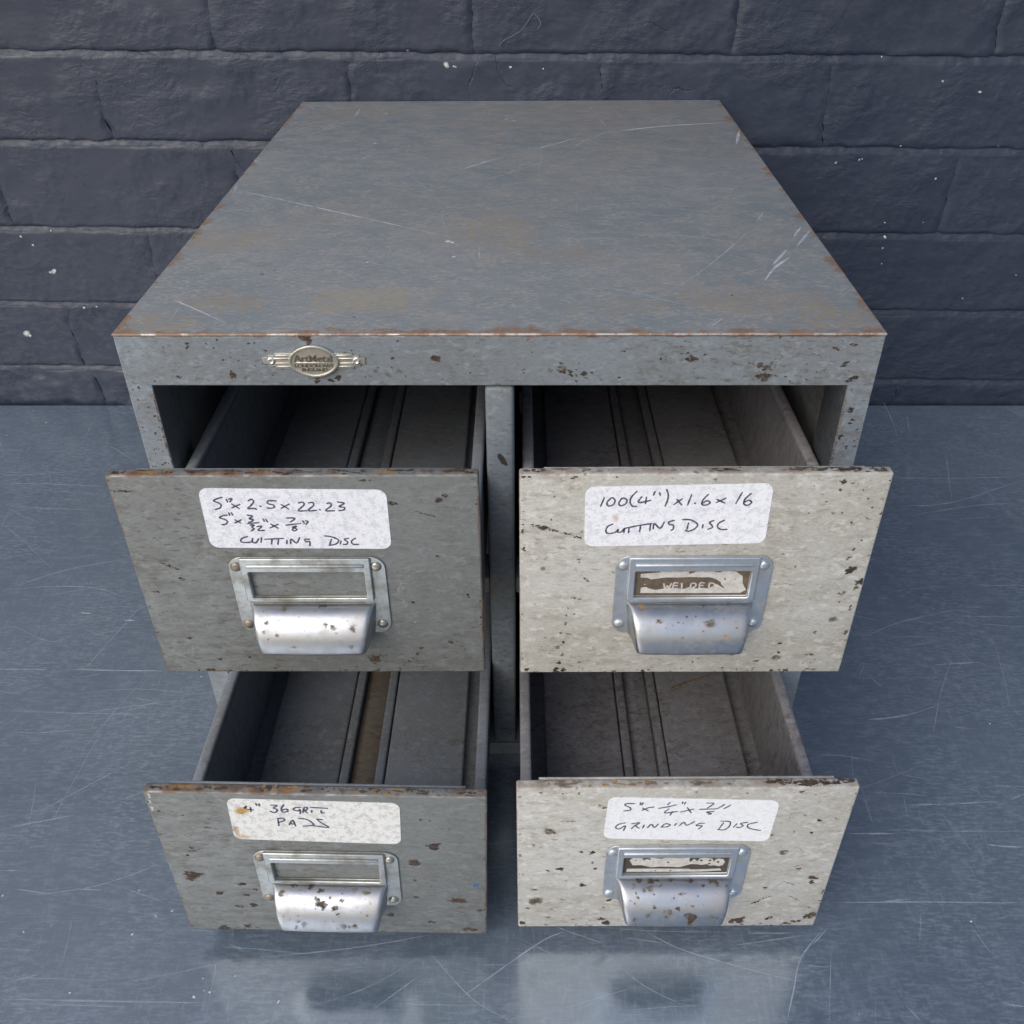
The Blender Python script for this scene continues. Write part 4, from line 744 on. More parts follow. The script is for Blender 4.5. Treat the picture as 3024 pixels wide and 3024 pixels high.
for _ in range(40):
    mk.blot(rng.uniform(-520, -60), rng.uniform(-320, -120), rng.uniform(.2, .45), rng.uniform(.2, .4), 0, 0.07, 1)
sc = mk.build('scratches', [SCUFF, CHIP[5]], worktop, 'stuff')

# brick wall: every brick in view is its own mesh, the paint runs over bricks and joints alike
wall = bpy.data.objects.new('brick_wall', None)
wall.location = (0, YW, 0)
link(wall)
tag(wall, 'charcoal painted brick wall standing behind the metal cabinet', 'wall')
LZ = [-0.104, -0.030, 0.0437, 0.1141, 0.1906, 0.2701, 0.3440, 0.4190, 0.4940]
RZ = [-0.123, -0.049, 0.0254, 0.1025, 0.1805, 0.2586, 0.3339, 0.4090, 0.4840]


def joint_z(i, x):
    t = (x + 0.49) / 0.98
    return LZ[i] + (RZ[i] - LZ[i]) * t + 0.0012 * noise.noise(Vector((x * 9, i * 7.1, 3.3)))


def px(i, a, z):
    """wandering line of the upright joint that starts at x = a"""
    return a + 0.0042 * noise.noise(Vector((a * 51, i * 3.3, z * 38))) + 0.0018 * noise.noise(Vector((a * 51, i * 3.3, z * 130)))


def jw(i, x):
    return noise.noise(Vector((x * 31, i * 4.7, 8.8))) + 0.6 * noise.noise(Vector((x * 90, i * 4.7, 2.8)))


def lump(x, z, k):
    p = Vector((x, 0.3, z))
    v = 0.0011 * noise.noise(p * 17) + 0.0007 * noise.noise(p * 47 + Vector((5, 1, 2)))
    r = noise.noise(Vector((x * 26, 7.7, z * 60)))
    v += 0.0012 * max(0.0, r - 0.15)
    v += k * (0.0030 * noise.noise(Vector((x * 22, 2.2, z * 40))) + 0.0018 * noise.noise(Vector((x * 60, 1.2, z * 90))))
    return v


def brick_y(x, z, x0, x1, zb, zt, k):
    """offset of the painted face from the wall plane, towards the viewer is negative"""
    d = min(x - x0, x1 - x)
    dz0 = z - zb
    dz1 = zt - z
    wob = 0.0009 * noise.noise(Vector((x * 120, 4.0, z * 120))) + 0.0010 * noise.noise(Vector((x * 38, 9.0, z * 38)))
    e = 0.0
    r = 0.0020
    d2 = min(dz0, dz1) + wob
    if d2 < r:                                   # worn arris along the bed joints
        q = max(0.0, min(1.0, (r - d2) / r))
        e = 0.0018 * (1 - math.sqrt(max(0.0, 1 - q * q)))
    fill = 0.55 + 1.0 * noise.noise(Vector((round(x0 if x - x0 < x1 - x else x1, 2) * 40, 3.0, z * 45)))
    d1 = d + 1.5 * wob
    r = 0.0058
    if d1 < r:                                   # perpends are nearly full of paint
        q = max(0.0, min(1.0, (r - d1) / r))
        e += 0.0019 * max(0.0, fill) * q * q - 0.0012 * max(0.0, noise.noise(Vector((x * 80, 1.5, z * 60)))) * q
    return e - lump(x, z, k) * min(1.0, max(0.0, min(d, d2) / 0.006))


PERPS = [[-0.56, -0.34, -0.12, 0.10, 0.32, 0.54], [-0.44, -0.22, 0.0, 0.22, 0.403], [-0.668, -0.449, -0.229, -0.01, 0.150, 0.357, 0.577],
         [-0.569, -0.349, -0.129, 0.080, 0.294, 0.514], [-0.475, -0.253, -0.034, 0.187, 0.404, 0.624], [-0.36, -0.14, 0.079, 0.277, 0.497],
         [-0.47, -0.25, -0.03, 0.19, 0.41, 0.63], [-0.36, -0.14, 0.08, 0.30, 0.52]]
for ci in range(1, 8):
    i = ci
    P = PERPS[ci]
    xs = [-0.78] + [p for p in P if -0.72 < p < 0.72] + [0.78]
    for a, b in zip(xs[:-1], xs[1:]):
        x0, x1 = a, b
        vis = i <= 6
        nx = max(6, int((x1 - x0) / (0.0032 if vis else 0.008)))
        nz = 25 if vis else 10
        k = 1.0 if i == 1 and b < 0.05 else (0.12 if i > 1 else 0.3)
        V, F = [], []
        for r_ in range(nz + 1):
            s = r_ / nz
            s = s - 0.06 * math.sin(2 * math.pi * s)               # closer rows near the arrises
            zm = (joint_z(i, (a + b) / 2) * (1 - s) + joint_z(i + 1, (a + b) / 2) * s)
            xa, xb = px(i, x0, zm), px(i, x1, zm)
            for c_ in range(nx + 1):
                t = c_ / nx
                t = t - 0.10 * math.sin(2 * math.pi * t) / (2 * math.pi) * 2
                x = xa + (xb - xa) * t
                zb, zt = joint_z(i, x) + 0.0018 + 0.0013 * jw(i, x), joint_z(i + 1, x) - 0.0018 + 0.0013 * jw(i + 1.4, x)
                z = zb + (zt - zb) * s
                V.append((x, brick_y(x, z, xa, xb, zb, zt, k), z))
        W = nx + 1
        for r_ in range(nz):
            for c_ in range(nx):
                q = r_ * W + c_
                F.append((q, q + 1, q + W + 1, q + W))
        ring = list(range(W)) + [r_ * W + nx for r_ in range(1, nz + 1)] + [nz * W + c_ for c_ in range(nx - 1, -1, -1)] + [r_ * W for r_ in range(nz - 1, 0, -1)]
        base = len(V)
        n = len(ring)
        for q in ring:
            V.append(V[q])
        for q in ring:
            V.append((V[q][0], 0.02, V[q][2]))
        for j in range(n):
            F.append((base + j, base + n + j, base + n + (j + 1) % n, base + (j + 1) % n))
        mesh_obj('brick', V, F, M['wall'], wall, True)

# bed joints: struck mortar, pressed in under the brick above and nearly flush with the brick below
for i in range(1, 9):
    V, F = [], []
    NX, NR = 520, 8
    for c_ in range(NX + 1):
        x = -0.779 + 1.558 * c_ / NX
        zj = joint_z(i, x)
        hole = max(0.0, noise.noise(Vector((x * 14, i * 5.0, 1.0))))
        for r_ in range(NR + 1):
            t = r_ / NR
            z = zj - 0.0062 + 0.0124 * t
            p = Vector((x * 55, i * 9.0, z * 90))
            s_ = max(0.0, min(1.0, (z - zj + 0.0030) / 0.0060))
            y = 0.0003 + 0.0026 * s_ + 0.0016 * hole * s_ + 0.0010 * noise.noise(p) + 0.0005 * noise.noise(p * 3)
            V.append((x, max(y, 0.0002), z))
    for c_ in range(NX):
        for r_ in range(NR):
            q = c_ * (NR + 1) + r_
            F.append((q, q + NR + 1, q + NR + 2, q + 1))
    mesh_obj('mortar_joint', V, F, M['wall'], wall, True)

# the wall goes on above and to both sides, out of the picture
V, F = [], []


def add_block(x0, x1, z0, z1, y0, y1):
    b = len(V)
    for y in (y0, y1):
        for x, z in ((x0, z0), (x1, z0), (x1, z1), (x0, z1)):
            V.append((x, y, z))
    F.extend([(b, b + 1, b + 2, b + 3), (b, b + 4, b + 5, b + 1), (b + 1, b + 5, b + 6, b + 2), (b + 2, b + 6, b + 7, b + 3), (b + 3, b + 7, b + 4, b), (b + 4, b + 7, b + 6, b + 5)])


for row in range(-2, 24):
    z = -0.05 + row * 0.075
    o = 0.11 if row % 2 else 0.0
    for col in range(-8, 9):
        x = col * 0.22 + o
        b0, b1 = x + 0.001, x + 0.219
        if z < 0.48:                                       # leave room for the bricks built one by one
            if b0 < -0.7805 < b1:
                b1 = -0.7805
            elif b0 < 0.7805 < b1:
                b0 = 0.7805
            if b0 > -0.78 and b1 < 0.78:
                continue
        add_block(b0, b1, z + 0.002, z + 0.073, 0.0, 0.02)
o = mesh_obj('brick_courses', V, F, M['wall'], wall)
o['kind'] = 'stuff'
V, F = [], []
add_block(-1.76, 1.98, -0.2, 1.745, 0.012, 0.11)
mesh_obj('wall_core', V, F, M['wall'], wall)


def wall_face(u, v, lift):
    """point on the painted face (wall local): find the course and the brick"""
    x, z = u / 1000, v / 1000
    for i in range(1, 8):
        if joint_z(i, x) <= z < joint_z(i + 1, x):
            xs = [-0.78] + [p for p in PERPS[i] if -0.72 < p < 0.72] + [0.78]
            for a, b in zip(xs[:-1], xs[1:]):
                if a <= x < b:
                    k = 1.0 if i == 1 and b < 0.05 else (0.12 if i > 1 else 0.3)
                    zb, zt = joint_z(i, x) + 0.0018 + 0.0013 * jw(i, x), joint_z(i + 1, x) - 0.0018 + 0.0013 * jw(i + 1.4, x)
                    return (x, min(0.0036, brick_y(x, z, a, b, zb, zt, k)) - lift / 1000, z)
    return (x, -lift / 1000, z)


mk = Marks(wall_face)
for u, v, r in WALLCHIP:
    mk.blot(u, v, r * 0.55 * rng.uniform(.9, 1.3), r * 0.5, rng.uniform(-60, 60), 0.35, 0, 1.0, n=10)
mk.build('bare_flakes', [FLAKE], wall, 'stuff')

# thread caught on the rough paint
cu = bpy.data.curves.new('thread', 'CURVE')
cu.dimensions = '3D'
cu.bevel_depth = 0.00021
cu.bevel_resolution = 2
sp = cu.splines.new('POLY')
tp = catmull(HAIR[:9], 5)
sp.points.add(len(tp) - 1)
for q, (u, v) in zip(sp.points, tp):
    p = wall_face(u, v, 0.9 + 0.5 * math.sin(u * 0.5))
    q.co = (p[0], p[1] + YW, p[2], 1)
tmp = bpy.data.objects.new('tmp', cu)
COL.objects.link(tmp)
me = bpy.data.meshes.new_from_object(tmp.evaluated_get(bpy.context.evaluated_depsgraph_get()))
bpy.data.objects.remove(tmp)
me.name = 'thread'
me.materials.clear()
me.materials.append(M['thread'])
o = link(bpy.data.objects.new('thread', me))
tag(o, 'pale hooked thread stuck to the brick wall above the cabinet', 'thread')

# ------------------------------------------------------------------ the cabinet
cab = bpy.data.objects.new('filing_cabinet', None)
link(cab)
tag(cab, 'worn grey steel four-drawer card index cabinet with all drawers pulled out', 'cabinet')

XO, ZR = 0.1696, 0.2752
ZT = HGT - 0.0013
# top sheet, rolled over a little at the front
top = box('top_panel', (-W2, -0.0006, ZT), (W2, DEP, HGT), M['top'], cab, 0.0006, 3)
# face frame with one big opening; the returns run 30 mm back
plate2d('face_frame', [[(-W2 + 0.0003, 0.0), (W2 - 0.0003, 0.0), (W2 - 0.0003, ZT - 0.0002), (-W2 + 0.0003, ZT - 0.0002)],
                       [(-XO, 0.0105), (-XO, ZR), (XO, ZR), (XO, 0.0105)]], 0.0, 0.030, M['front_grey'], cab, 0.0007)
for s in (-1, 1):
    x0, x1 = sorted((s * (W2 - 0.0003), s * (W2 - 0.0018)))
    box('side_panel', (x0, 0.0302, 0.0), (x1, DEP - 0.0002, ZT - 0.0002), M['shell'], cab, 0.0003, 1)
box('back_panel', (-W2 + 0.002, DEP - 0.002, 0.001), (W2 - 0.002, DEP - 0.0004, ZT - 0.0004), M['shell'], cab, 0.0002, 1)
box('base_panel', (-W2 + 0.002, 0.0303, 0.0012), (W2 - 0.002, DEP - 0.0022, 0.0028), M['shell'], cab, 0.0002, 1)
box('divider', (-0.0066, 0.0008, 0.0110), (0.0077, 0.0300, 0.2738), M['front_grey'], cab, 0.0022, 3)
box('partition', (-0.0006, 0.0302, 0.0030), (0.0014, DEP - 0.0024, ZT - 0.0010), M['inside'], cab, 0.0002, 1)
for s in (-1, 1):
    a, b = (-XO + 0.0003, -0.0069) if s < 0 else (0.0080, XO - 0.0003)
    box('middle_rail', (a, 0.0050, 0.1370), (b, 0.0280, 0.1480), M['front_grey'], cab, 0.0010, 2)
    for zr in (0.1540, 0.0150):
        a, b = (-XO - 0.006, -XO + 0.004) if s < 0 else (XO - 0.004, XO + 0.006)
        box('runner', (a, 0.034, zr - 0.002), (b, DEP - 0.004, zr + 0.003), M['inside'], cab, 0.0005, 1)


def surf_top(u, v, lift):
    return (u / 1000, v / 1000, HGT + lift / 1000)


mk = Marks(surf_top)
for pts, w, a in TOPSCR:
    far = 1.0 + pts[0][1] / 330
    mk.ribbon(pts, w * 1.0 * far, 0.05, 0, min(1.0, a * 1.05), wob=0.5)
for _ in range(340):
    x, y = rng.uniform(-170, 170), rng.uniform(12, 455)
    ang = rng.gauss(0, 14) if rng.random() < 0.6 else rng.uniform(0, 180)
    ln = rng.expovariate(1 / 14) + 3
    dx, dy = math.cos(R(ang)) * ln / 2, math.sin(R(ang)) * ln / 2
    if abs(x) + abs(dx) > 176:
        continue
    mk.ribbon([(x - dx, y - dy), (x + dx, y + dy)], rng.uniform(0.25, 0.55) * (1 + y / 300), 0.04, 0, rng.uniform(0.08, 0.34), n=4, wob=0.6)
for u, v, r in TOPSPOT:
    mk.blot(u, v, r, r * .7, 0, 0.06, 1)
mk.blot(-8.7, 336.6, 3.2, 2.2, 0, 0.05, 2, 0.8)
for u, v, rx in ((-128, 73, 1.2), (-122, 78, .7), (-70, 18, .9), (62, 70, .6), (118, 44, .9), (-52, 225, .8)):
    mk.cluster(u, v, rx, rx * .6, 0, 0.05, 3, 0.7)
mk.build('surface_scratches', [SCRATCH, CHIP[5], CHIP[6], CHIP[1]], cab, 'stuff')


def surf_front(u, v, lift):
    return (u / 1000, -lift / 1000, v / 1000)


mk = Marks(surf_front)
for cx, cy, sx_, sy_, tilt, nn in ((34, 282.5, 5.5, 1.3, -16, 34), (127.5, 281.5, 2.4, 2.2, 20, 34), (131, 286, 1.6, 1.6, 0, 14), (93, 289, 1.2, 1.0, 0, 6), (-60, 283, 6, 2, 0, 8)):
    for _ in range(nn):
        p, q = rng.gauss(0, sx_), rng.gauss(0, sy_)
        c_, s_ = math.cos(R(tilt)), math.sin(R(tilt))
        r_ = 0.3 + rng.expovariate(2.2)
        mk.blot(cx + p * c_ - q * s_, min(300, max(276.4, cy + p * s_ + q * c_)), min(r_, 1.8), min(r_, 1.8) * rng.uniform(.4, .9), rng.uniform(-40, 10), 0.05, rng.choice((0, 1, 1, 2)), 0.85, n=10, rough=0.6)
for u, v, rx, ry, rot, mi in ((166, 287, 2.2, .8, 40, 0), (171, 279, 3, 1, 30, 0), (92, 289, 1.5, 1, 0, 0), (-30, 290, 2.0, 1.4, 0, 1), (-90, 298.5, 1.6, 3, 0, 1), (-91, 301, 2.6, 1.0, 0, 1),
                              (-88.5, 278.6, 1.3, 1.8, 0, 1), (-129, 281, 1.6, 2.6, 0, 1), (-81, 278.5, 1.2, .8, 0, 0), (-78, 279, 1.2, 1.4, 0, 0), (-155, 280, 1, .8, 0, 0), (-148, 297, .8, 2, 0, 1),
                              (174, 262, 1, 2, -15, 0), (175.5, 255, .8, 1.6, -15, 0), (172, 246, .8, 1.4, -20, 0), (176, 240, .8, 1.2, 0, 0), (-172, 258, 1, .7, 20, 1), (160, 295, 2.2, .6, -20, 0), (168, 297, 1.8, .8, 0, 1),
                              (-170.5, 262, .5, 9, 0, 6), (-170.4, 246, .4, 6, 0, 1), (170.5, 250, .5, 12, 0, 6), (170.4, 232, .4, 7, 0, 1), (170.4, 262, .4, 5, 0, 1)):
    mk.cluster(u, v, rx, ry, rot, 0.06, mi)
for _ in range(130):                                       # rust along the folded inner edges of the posts
    mk.blot(rng.choice((-1, 1)) * (170.0 + abs(rng.gauss(0, 0.35))), rng.uniform(150, 274), rng.uniform(.15, .4), rng.uniform(.4, 2.2), 0, 0.05, rng.choice((1, 1, 6, 2)), 0.8, n=8)
for _ in range(110):
    u, v = rng.uniform(-178, 178), rng.uniform(277, 301)
    if rng.random() < 0.35:
        u, v = rng.choice((-1, 1)) * rng.uniform(171.5, 181), rng.uniform(200, 276)
    mk.blot(u, v, rng.uniform(.3, 1.0), rng.uniform(.25, .6), rng.uniform(-40, 40), 0.05, rng.choice((0, 0, 1)), 0.85, n=8)
mk.blot(1.5, 232, 1.6, 4.5, 28, -0.72, 0)
mk.build('paint_chips', CHIP[:7], cab, 'stuff')

# maker's badge on the top rail
bx, bz = -0.0881, 0.2890
wing = []
steps = ((0.0040, 0.0186), (0.0030, 0.0216), (0.0017, 0.0246))
prof = [(0.0046, 0.0)] + []
right = [(0.010, 0.0040), (0.0186, 0.0040), (0.0186, 0.0030), (0.0218, 0.0030), (0.0218, 0.0017), (0.0246, 0.0017),
         (0.0246, -0.0017), (0.0222, -0.0017), (0.0222, -0.0030), (0.0190, -0.0030), (0.0190, -0.0042), (0.010, -0.0042)]
outline = [(bx + x, bz + z) for x, z in right] + [(bx - x, bz + z) for x, z in reversed(right)]
badge = plate2d('badge', [outline], -0.0007, -0.00005, M['badge'], cab, 0.00012)
for z in (0.0029, 0.0012, -0.0012, -0.0030):
    for s in (-1, 1):
        a, b = sorted((bx + s * 0.0108, bx + s * (0.0180 if abs(z) > 0.002 else 0.0212)))
        box('wing_rib', (a, -0.00105, bz + z - 0.0003), (b, -0.0006, bz + z + 0.0003), M['badge'], badge, 0.00012, 1)


def lens(rx, rz, n=28):
    out = []
    for i in range(n):
        t = 2 * math.pi * i / n
        c, s = math.cos(t), math.sin(t)
        out.append((bx + rx * math.copysign(abs(c) ** 1.12, c), bz + rz * math.copysign(abs(s) ** 1.05, s)))
    return out


plate2d('oval_plate', [lens(0.0120, 0.0084)], -0.0016, -0.0006, M['badge'], badge, 0.0003)
plate2d('oval_rim', [lens(0.0119, 0.0083), lens(0.0108, 0.0072)], -0.0021, -0.0015, M['badge'], badge, 0.00018)
text_mesh('maker_name', 'ArtMetal', 0.0052, M['badge_letter'], badge, (bx, -0.00175, bz + 0.0017), 0.0005, 0.98, 0.00006)
box('underline', (bx - 0.0084, -0.0019, bz - 0.0006), (bx + 0.0086, -0.0015, bz - 0.0002), M['eyelet'], badge, 0.0001, 1)
text_mesh('town_line', 'LONDON SW1', 0.0026, M['badge_letter'], badge, (bx, -0.00175, bz - 0.0020), 0.0005, 1.08, 0.00005)
text_mesh('country_line', 'ENGLAND', 0.0023, M['badge_letter'], badge, (bx, -0.00175, bz - 0.0042), 0.0005, 1.15, 0.00005)
for s in (-1, 1):
    V, F = [], []
    n = 16
    for r_, y in ((0.0019, -0.0007), (0.0019, -0.0011), (0.0013, -0.0015), (0.0007, -0.0011), (0.0006, -0.0006)):
        for i in range(n):
            t = 2 * math.pi * i / n
            V.append((bx + s * 0.0205 + r_ * math.cos(t), y, bz + r_ * math.sin(t)))
    for k in range(4):
        for i in range(n):
            j = (i + 1) % n
            F.append((k * n + i, k * n + j, (k + 1) * n + j, (k + 1) * n + i))
    F.append(tuple(range(4 * n, 5 * n)))
    mesh_obj('eyelet', V, F, [M['eyelet'], M['inside']], badge, True, [0] * (4 * n) + [1])

# ------------------------------------------------------------------ the four drawers
DW, DH = 0.0801, 0.0599            # half width and half height of a drawer front
FT = 0.0055                        # depth of the folded front
LABELS = ['grey drawer with a three-line 22.23 cutting disc sticker, under the badge',
          'cream drawer with a 100 (4") cutting disc sticker, upper right',
          'grey drawer with a 36 grit pads sticker, lower left',
          'cream drawer with a grinding disc sticker, lower right']


def arc_cup(th):
    """profile of the cup pull at angle th: height, how far it stands out, half width"""
    return -0.0120 - 0.0190 * (1 - math.cos(th)), 0.0008 + 0.0150 * math.sin(th), 0.0282 - 0.0030 * (1 - math.cos(th))


def make_cup(mat, parent):
    V, F = [], []
    rows = 18
    for r_ in range(rows + 1):
        th = (math.pi / 2) * r_ / rows
        v, n, w = arc_cup(th)
        # a section across the pull: foot on the plate, shoulder, flat front
        wf = w + 0.0009 + 0.0010 * (1 - math.cos(th))
        sec = [(wf + 0.0010, 0.0010), (wf - 0.0002, 0.0012 + 0.10 * n), (w + (wf - w) * 0.45, 0.45 * n + 0.0006), (w + 0.0002, max(n - 0.0026, 0.6 * n)), (w - 0.0006, n - 0.0009 * min(1, n / 0.006)),
               (w - 0.0020, n - 0.0001), (w - 0.0050, n), (0.010, n + 0.0002), (0.0, n + 0.00025)]
        row = [(-u, -d, v) for u, d in sec] + [(u, -d, v) for u, d in reversed(sec[:-1])]
        V.extend(row)
    # short lip turned down at the mouth
    row = V[-17:]
    V.extend([(x, y + 0.0002, z - 0.0012) for x, y, z in row])
    rows += 1
    for r_ in range(rows):
        for c_ in range(16):
            q = r_ * 17 + c_
            F.append((q, q + 17, q + 18, q + 1))
    o = mesh_obj('cup_pull', V, F, mat, parent, True)
    md = o.modifiers.new('thick', 'SOLIDIFY')
    md.thickness = 0.0008
    md.offset = -1
    md = o.modifiers.new('smooth', 'SUBSURF')
    md.levels = 1
    md.render_levels = 2
    return o


def dome(name, x, z, r, h, y, mat, parent):
    V, F = [], []
    n = 16
    rings = ((1.0, 0.0), (0.97, 0.35), (0.80, 0.70), (0.5, 0.92))
    for k, d in rings:
        for i in range(n):
            t = 2 * math.pi * i / n
            V.append((x + r * k * math.cos(t), y - h * d, z + r * k * math.sin(t)))
    V.append((x, y - h, z))
    for q in range(3):
        for i in range(n):
            j = (i + 1) % n
            F.append((q * n + i, q * n + j, (q + 1) * n + j, (q + 1) * n + i))
    for i in range(n):
        F.append((3 * n + i, 3 * n + (i + 1) % n, 4 * n))
    return mesh_obj(name, V, F, mat, parent, True)


def tray_profile(d, mats):
    """body of the drawer: low sides with rolled rims, back wall and floor pan"""
    zt, zb = DH - 0.0475, -DH + 0.0040
    L = 0.425
    bm = bmesh.new()

    def add(lo, hi, bev=0.0):
        b = box_bm(lo, hi, bev, 2)
        me = bpy.data.meshes.new('t')
        b.to_mesh(me)
        b.free()
        bm.from_mesh(me)
        bpy.data.meshes.remove(me)
    for s in (-1, 1):
        a, b = sorted((s * 0.0780, s * 0.0768))
        add((a, FT + 0.0004, zb), (b, L, zt - 0.0006))
        a, b = sorted((s * 0.0782, s * 0.0722))
        add((a, FT + 0.0004, zt - 0.0050), (b, L, zt), 0.0014)
        a, b = sorted((s * 0.0734, s * 0.0722))
        add((a, FT + 0.0020, zb + 0.002), (b, L - 0.001, zt - 0.0045))
    add((-0.0770, FT + 0.0006, zb - 0.0012), (0.0770, L - 0.001, zb))
    add((-0.0768, L, zb), (0.0768, L + 0.0012, zt + 0.02))
    add((-0.0720, FT + 0.0006, zb), (0.0720, FT + 0.0018, DH - 0.004))
    return bm


for k in range(4):
    o_, U, V_, N_ = DR[k]
    cream = k in (1, 3)
    pm = M['drawer_cream'] if cream else M['drawer_grey']
    tm = M['tray_warm'] if cream else M['tray_grey']
    plm = M['plate_blue'] if cream else M['plate_old']
    d = bm_obj('drawer', tray_profile(None, None), tm, cab, R(50))
    mw = Matrix((U, (-N_[0], -N_[1], -N_[2]), V_)).transposed().to_4x4()
    mw.translation = Vector(o_)
    d.matrix_local = mw
    d['label'] = LABELS[k]
    bm = box_bm((-DW, 0, -DH), (DW, FT, DH), 0.0011, 3)
    bm_obj('front_panel', bm, pm, d, R(40))
    # inner pan of the hollow front: its top edge stands behind the front
    box('front_lip', (-0.0695, FT + 0.0007, DH - 0.016), (0.0700, FT + 0.0023, DH - 0.0012), pm if cream else tm, d, 0.0004, 1)
    zb = -DH + 0.0040
    for s in (-1, 1):
        a, b = sorted((s * 0.0143, s * 0.0622))
        box('floor_panel', (a, 0.010, zb + 0.0003), (b, 0.422, zb + 0.0062), tm, d, 0.0015, 2)
        a, b = sorted((s * 0.0079, s * 0.0136))
        box('guide_rail', (a, 0.010, zb + 0.0003), (b, 0.421, zb + 0.0068), tm, d, 0.0012, 2)
    box('follower_channel', (-0.0072, 0.010, zb + 0.0002), (0.0072, 0.421, zb + 0.0016), M['rust_channel'] if k == 2 else tm, d, 0.0003, 1)

    # label holder with its window, stamped bead and cup pull
    outer = rrect(-0.0360, -0.0315, 0.0360, 0.0155, 0.0066)
    win = list(reversed(rrect(-0.0268, -0.0080, 0.0262, 0.0077, 0.0004, 1)))
    plate2d('holder_plate', [outer, win], -0.0009, -0.00005, plm, d, 0.00025)
    box_o = rrect(-0.0302, -0.0101, 0.0296, 0.0157, 0.0008, 2)
    plate2d('label_frame', [box_o, win], -0.0026, -0.0008, plm, d, 0.0006)
    bm = box_bm((-0.0272, -0.00335, 0.0108), (0.0266, -0.0024, 0.0124), 0.00045, 2)
    bm_obj('frame_bead', bm, plm, d, R(60))
    cup = make_cup(M['cup'], d)
    for x, z in ((-0.0324, 0.0100), (0.0318, 0.0100), (-0.0326, -0.0257), (0.0318, -0.0255)):
        dome('rivet', x, z, 0.0026, 0.0013, -0.0008, M['rivet'] if not cream else M['plate_blue'], d)

    # sticker
    C = STICKER[k]
    out = []
    for p, q in rrect(0, 0, 81, 32.5, 4.2, 6):
        s, t = p / 81, q / 32.5
        tl, tr, br, bl = C
        out.append(tuple((bl[i] * (1 - s) * (1 - t) + br[i] * s * (1 - t) + tl[i] * (1 - s) * t + tr[i] * s * t) / 1000 for i in range(2)))
    plate2d('sticker', [out], -0.00024, -0.00003, M['sticker'][k], d)

    def surf_d(u, v, lift):
        return (max(-79.3, min(79.3, u)) / 1000, -lift / 1000, max(-59.1, min(59.1, v)) / 1000)
    mk = Marks(surf_d)
    for st in INK[k]:
        mk.ribbon(st, 0.80 if k != 2 else 0.95, 0.27, 0, 1.0, taper=False, wob=0.35)
    mk.build('handwriting', [M['ink']], d)

    # worn card in the window
    if k in CARD:
        plate2d('label_card', [rrect(-0.0272, -0.0084, 0.0266, 0.0081, 0.0004, 1)], -0.00045, -0.00005, M['card'] if k == 1 else M['card_dark'], d)
        mk = Marks(surf_d)
        for P in CARD[k]['poly']:
            mk.poly(P, 0.50, 0)
        for P in CARD[k]['strokes']:
            mk.ribbon(P, 0.75, 0.52, 0, taper=False)
        for u, v, r in CARD[k]['spots']:
            mk.disc(u, v, abs(r), 0.54, 1 if r > 0 else 0, n=10)
        mk.build('card_print', [M['card_pale'], M['card_dark']], d)

    # chips, stains and scuffs in the paint
    mk = Marks(surf_d)
    for u, v, rx, ry, rot, mi in CHIPS[k]:
        mk.cluster(u, v, rx, ry, rot, 0.06, mi)
    for _ in range(60 if cream else 45):
        u, v = rng.uniform(-78, 78), rng.uniform(-57, 58)
        if -43 < u < 45 and -32 < v < 57:
            if not (16 < v < 19):
                continue
        mi = rng.choice((0, 1, 2, 2)) if cream else rng.choice((0, 0, 1, 1, 3))
        q = min(1.0, 0.16 + rng.expovariate(5.0))
        mk.blot(u, v, q, q * rng.uniform(.4, .9), rng.uniform(-60, 60), 0.05, mi, 0.85, n=10, rough=0.6)
    for _ in range(26):                                    # fine scratches
        u, v = rng.uniform(-72, 72), rng.uniform(-54, 18)
        if -38 < u < 38 and v > -33:
            continue
        ang, ln = rng.gauss(0, 35), rng.uniform(3, 14)
        mk.ribbon([(u - ln / 2 * math.cos(R(ang)), v - ln / 2 * math.sin(R(ang))), (u + ln / 2 * math.cos(R(ang)), v + ln / 2 * math.sin(R(ang)))], 0.3, 0.05, 8 if cream else 7, rng.uniform(.2, .5), n=3)
    for _ in range(40):                                    # knocks along the lower and side edges
        u = rng.uniform(-79, 79)
        v = -59.2 + abs(rng.gauss(0, 1.2))
        if rng.random() < 0.45:
            u, v = rng.choice((-1, 1)) * (79.4 - abs(rng.gauss(0, 0.5))), rng.uniform(-58, 58)
        mk.blot(u, max(v, -58.9), rng.uniform(.4, 1.4), rng.uniform(.25, .7), 0, 0.05, rng.choice((0, 1, 1, 2)), 0.8, n=8)
    if k == 2:
        mk.blot(-35.5, 47.2, 3.2, 2.6, 10, 0.24, 9)
        mk.blot(-36.5, 46.6, 2.2, 1.6, 10, 0.24, 9, 0.8)
        mk.blot(-41.0, 31.5, 1.6, 3.4, 0, 0.24, 9)
        mk.blot(-38.5, 26.5, 3.5, 1.8, 0, 0.24, 9, 0.5)
    if k == 1:
        mk.blot(-37.5, 37.0, 1.5, 1.5, 0, 0.24, 9, 0.35)
    mk.build('paint_chips', CHIP[:7] + [SCRATCH, DARKSCR, CHIP[9]], d, 'stuff')

    # rust and dirt on the folded top edge of the front
    def surf_rim(u, v, lift):
        return (u / 1000, v / 1000, DH + lift / 1000)
    mk = Marks(surf_rim)
    if k == 3:
        spots = ((47, 9, 1), (56, 8, 1), (52, 10, 0), (64, 9, 1), (73, 5, 0), (60, 9, 1), (-30, 12, 6), (-18, 8, 2), (-55, 14, 2), (10, 14, 2), (40, 6, 1))
    elif k == 1:
        spots = ((55, 14, 0), (45, 8, 1), (66, 7, 0), (60, 10, 1), (38, 6, 2), (-50, 20, 2), (-10, 14, 2), (10, 6, 1), (74, 4, 1), (-72, 6, 1))
    else:
        spots = tuple((-72 + 12 * q, 10, (1, 6, 1, 2)[q % 4]) for q in range(13))
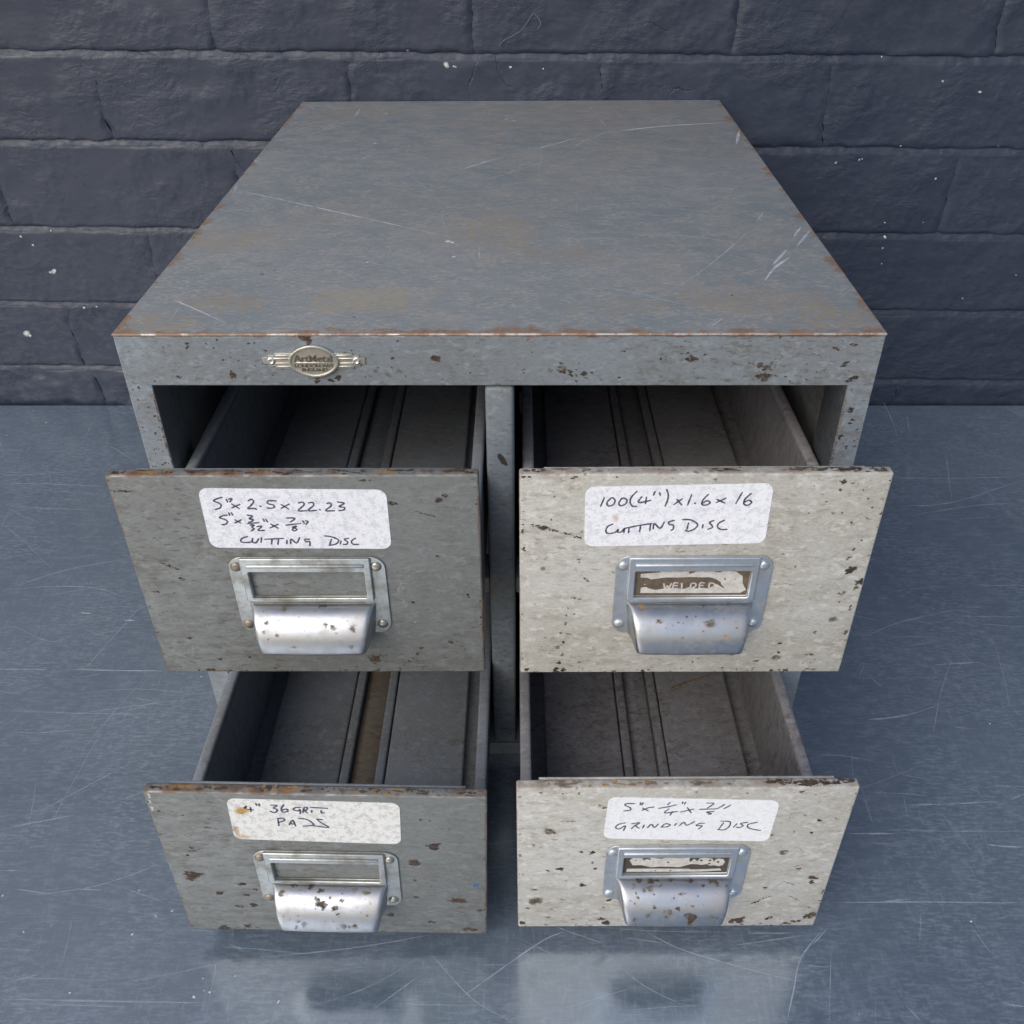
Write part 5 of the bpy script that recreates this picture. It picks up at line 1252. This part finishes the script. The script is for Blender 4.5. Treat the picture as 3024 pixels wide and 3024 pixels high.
    for u, rx, mi in spots:
        for _ in range(9):
            uu = max(-77, min(77, u + rng.gauss(0, rx * 0.55)))
            q = 0.5 + rng.expovariate(0.9)
            mk.blot(uu, min(4.6, max(0.9, 2.9 + rng.gauss(0, 0.9))), min(q, 4.0), rng.uniform(0.35, 1.0), rng.uniform(-12, 12), 0.05, mi, 0.8, n=10, rough=0.6)
    mk.build('rim_rust', CHIP[:7], d, 'stuff')

    # flaked plating on the pull
    def surf_cup(u, s, lift):
        th = max(0.03, min(math.pi / 2, s / 17.0))
        v, n, w = arc_cup(th)
        nx, nz = math.sin(th) * 0.019, -math.cos(th) * 0.0   # outward direction, roughly
        e = lift / 1000 + 0.0003
        return (max(-w + 0.001, min(w - 0.001, u / 1000)), -(n + e * math.sin(th) + 0.0001), v + e * math.cos(th))
    mk = Marks(surf_cup)
    for u, th, rx, ry, cl in CUPCHIPS[k]:
        mk.cluster(u, th * 17.0, rx * 0.8, ry * 0.8, 0, 0.10, {0: 1, 1: 2, 2: 6}[cl], 0.85)
    for _ in range(8 if k < 2 else 14):
        mk.blot(rng.uniform(-24, 24), rng.uniform(1, 26) ** 0.9, rng.uniform(.25, .7), rng.uniform(.2, .5), 0, 0.10, rng.choice((1, 2)), 0.8, n=7)
    mk.build('plating_flakes', CHIP[:7], d, 'stuff')

# straw lying in the lower right drawer
o_, U, V_, N_ = DR[3]
mw = Matrix((U, (-N_[0], -N_[1], -N_[2]), V_)).transposed().to_4x4()
mw.translation = Vector(o_)
V, F = [], []
P = catmull(STRAW, 6)
zf = -DH + 0.0040 + 0.0062
n = 6
for i, (u, y) in enumerate(P):
    t = i / (len(P) - 1)
    r_ = 0.0010 * (1.15 - 0.8 * t)
    for j in range(n):
        a = 2 * math.pi * j / n
        V.append(mw @ Vector((u / 1000 + r_ * 0.35 * math.cos(a), y / 1000 + 1.7 * r_ * math.cos(a), zf + r_ + r_ * 0.9 * math.sin(a) + 0.0012 * t)))
for i in range(len(P) - 1):
    for j in range(n):
        F.append((i * n + j, i * n + (j + 1) % n, (i + 1) * n + (j + 1) % n, (i + 1) * n + j))
F.append(tuple(range(n)))
F.append(tuple((len(P) - 1) * n + j for j in range(n)))
o = mesh_obj('straw', V, F, M['straw'], None, True)
tag(o, 'short dry straw lying inside the lower right cream drawer', 'straw')
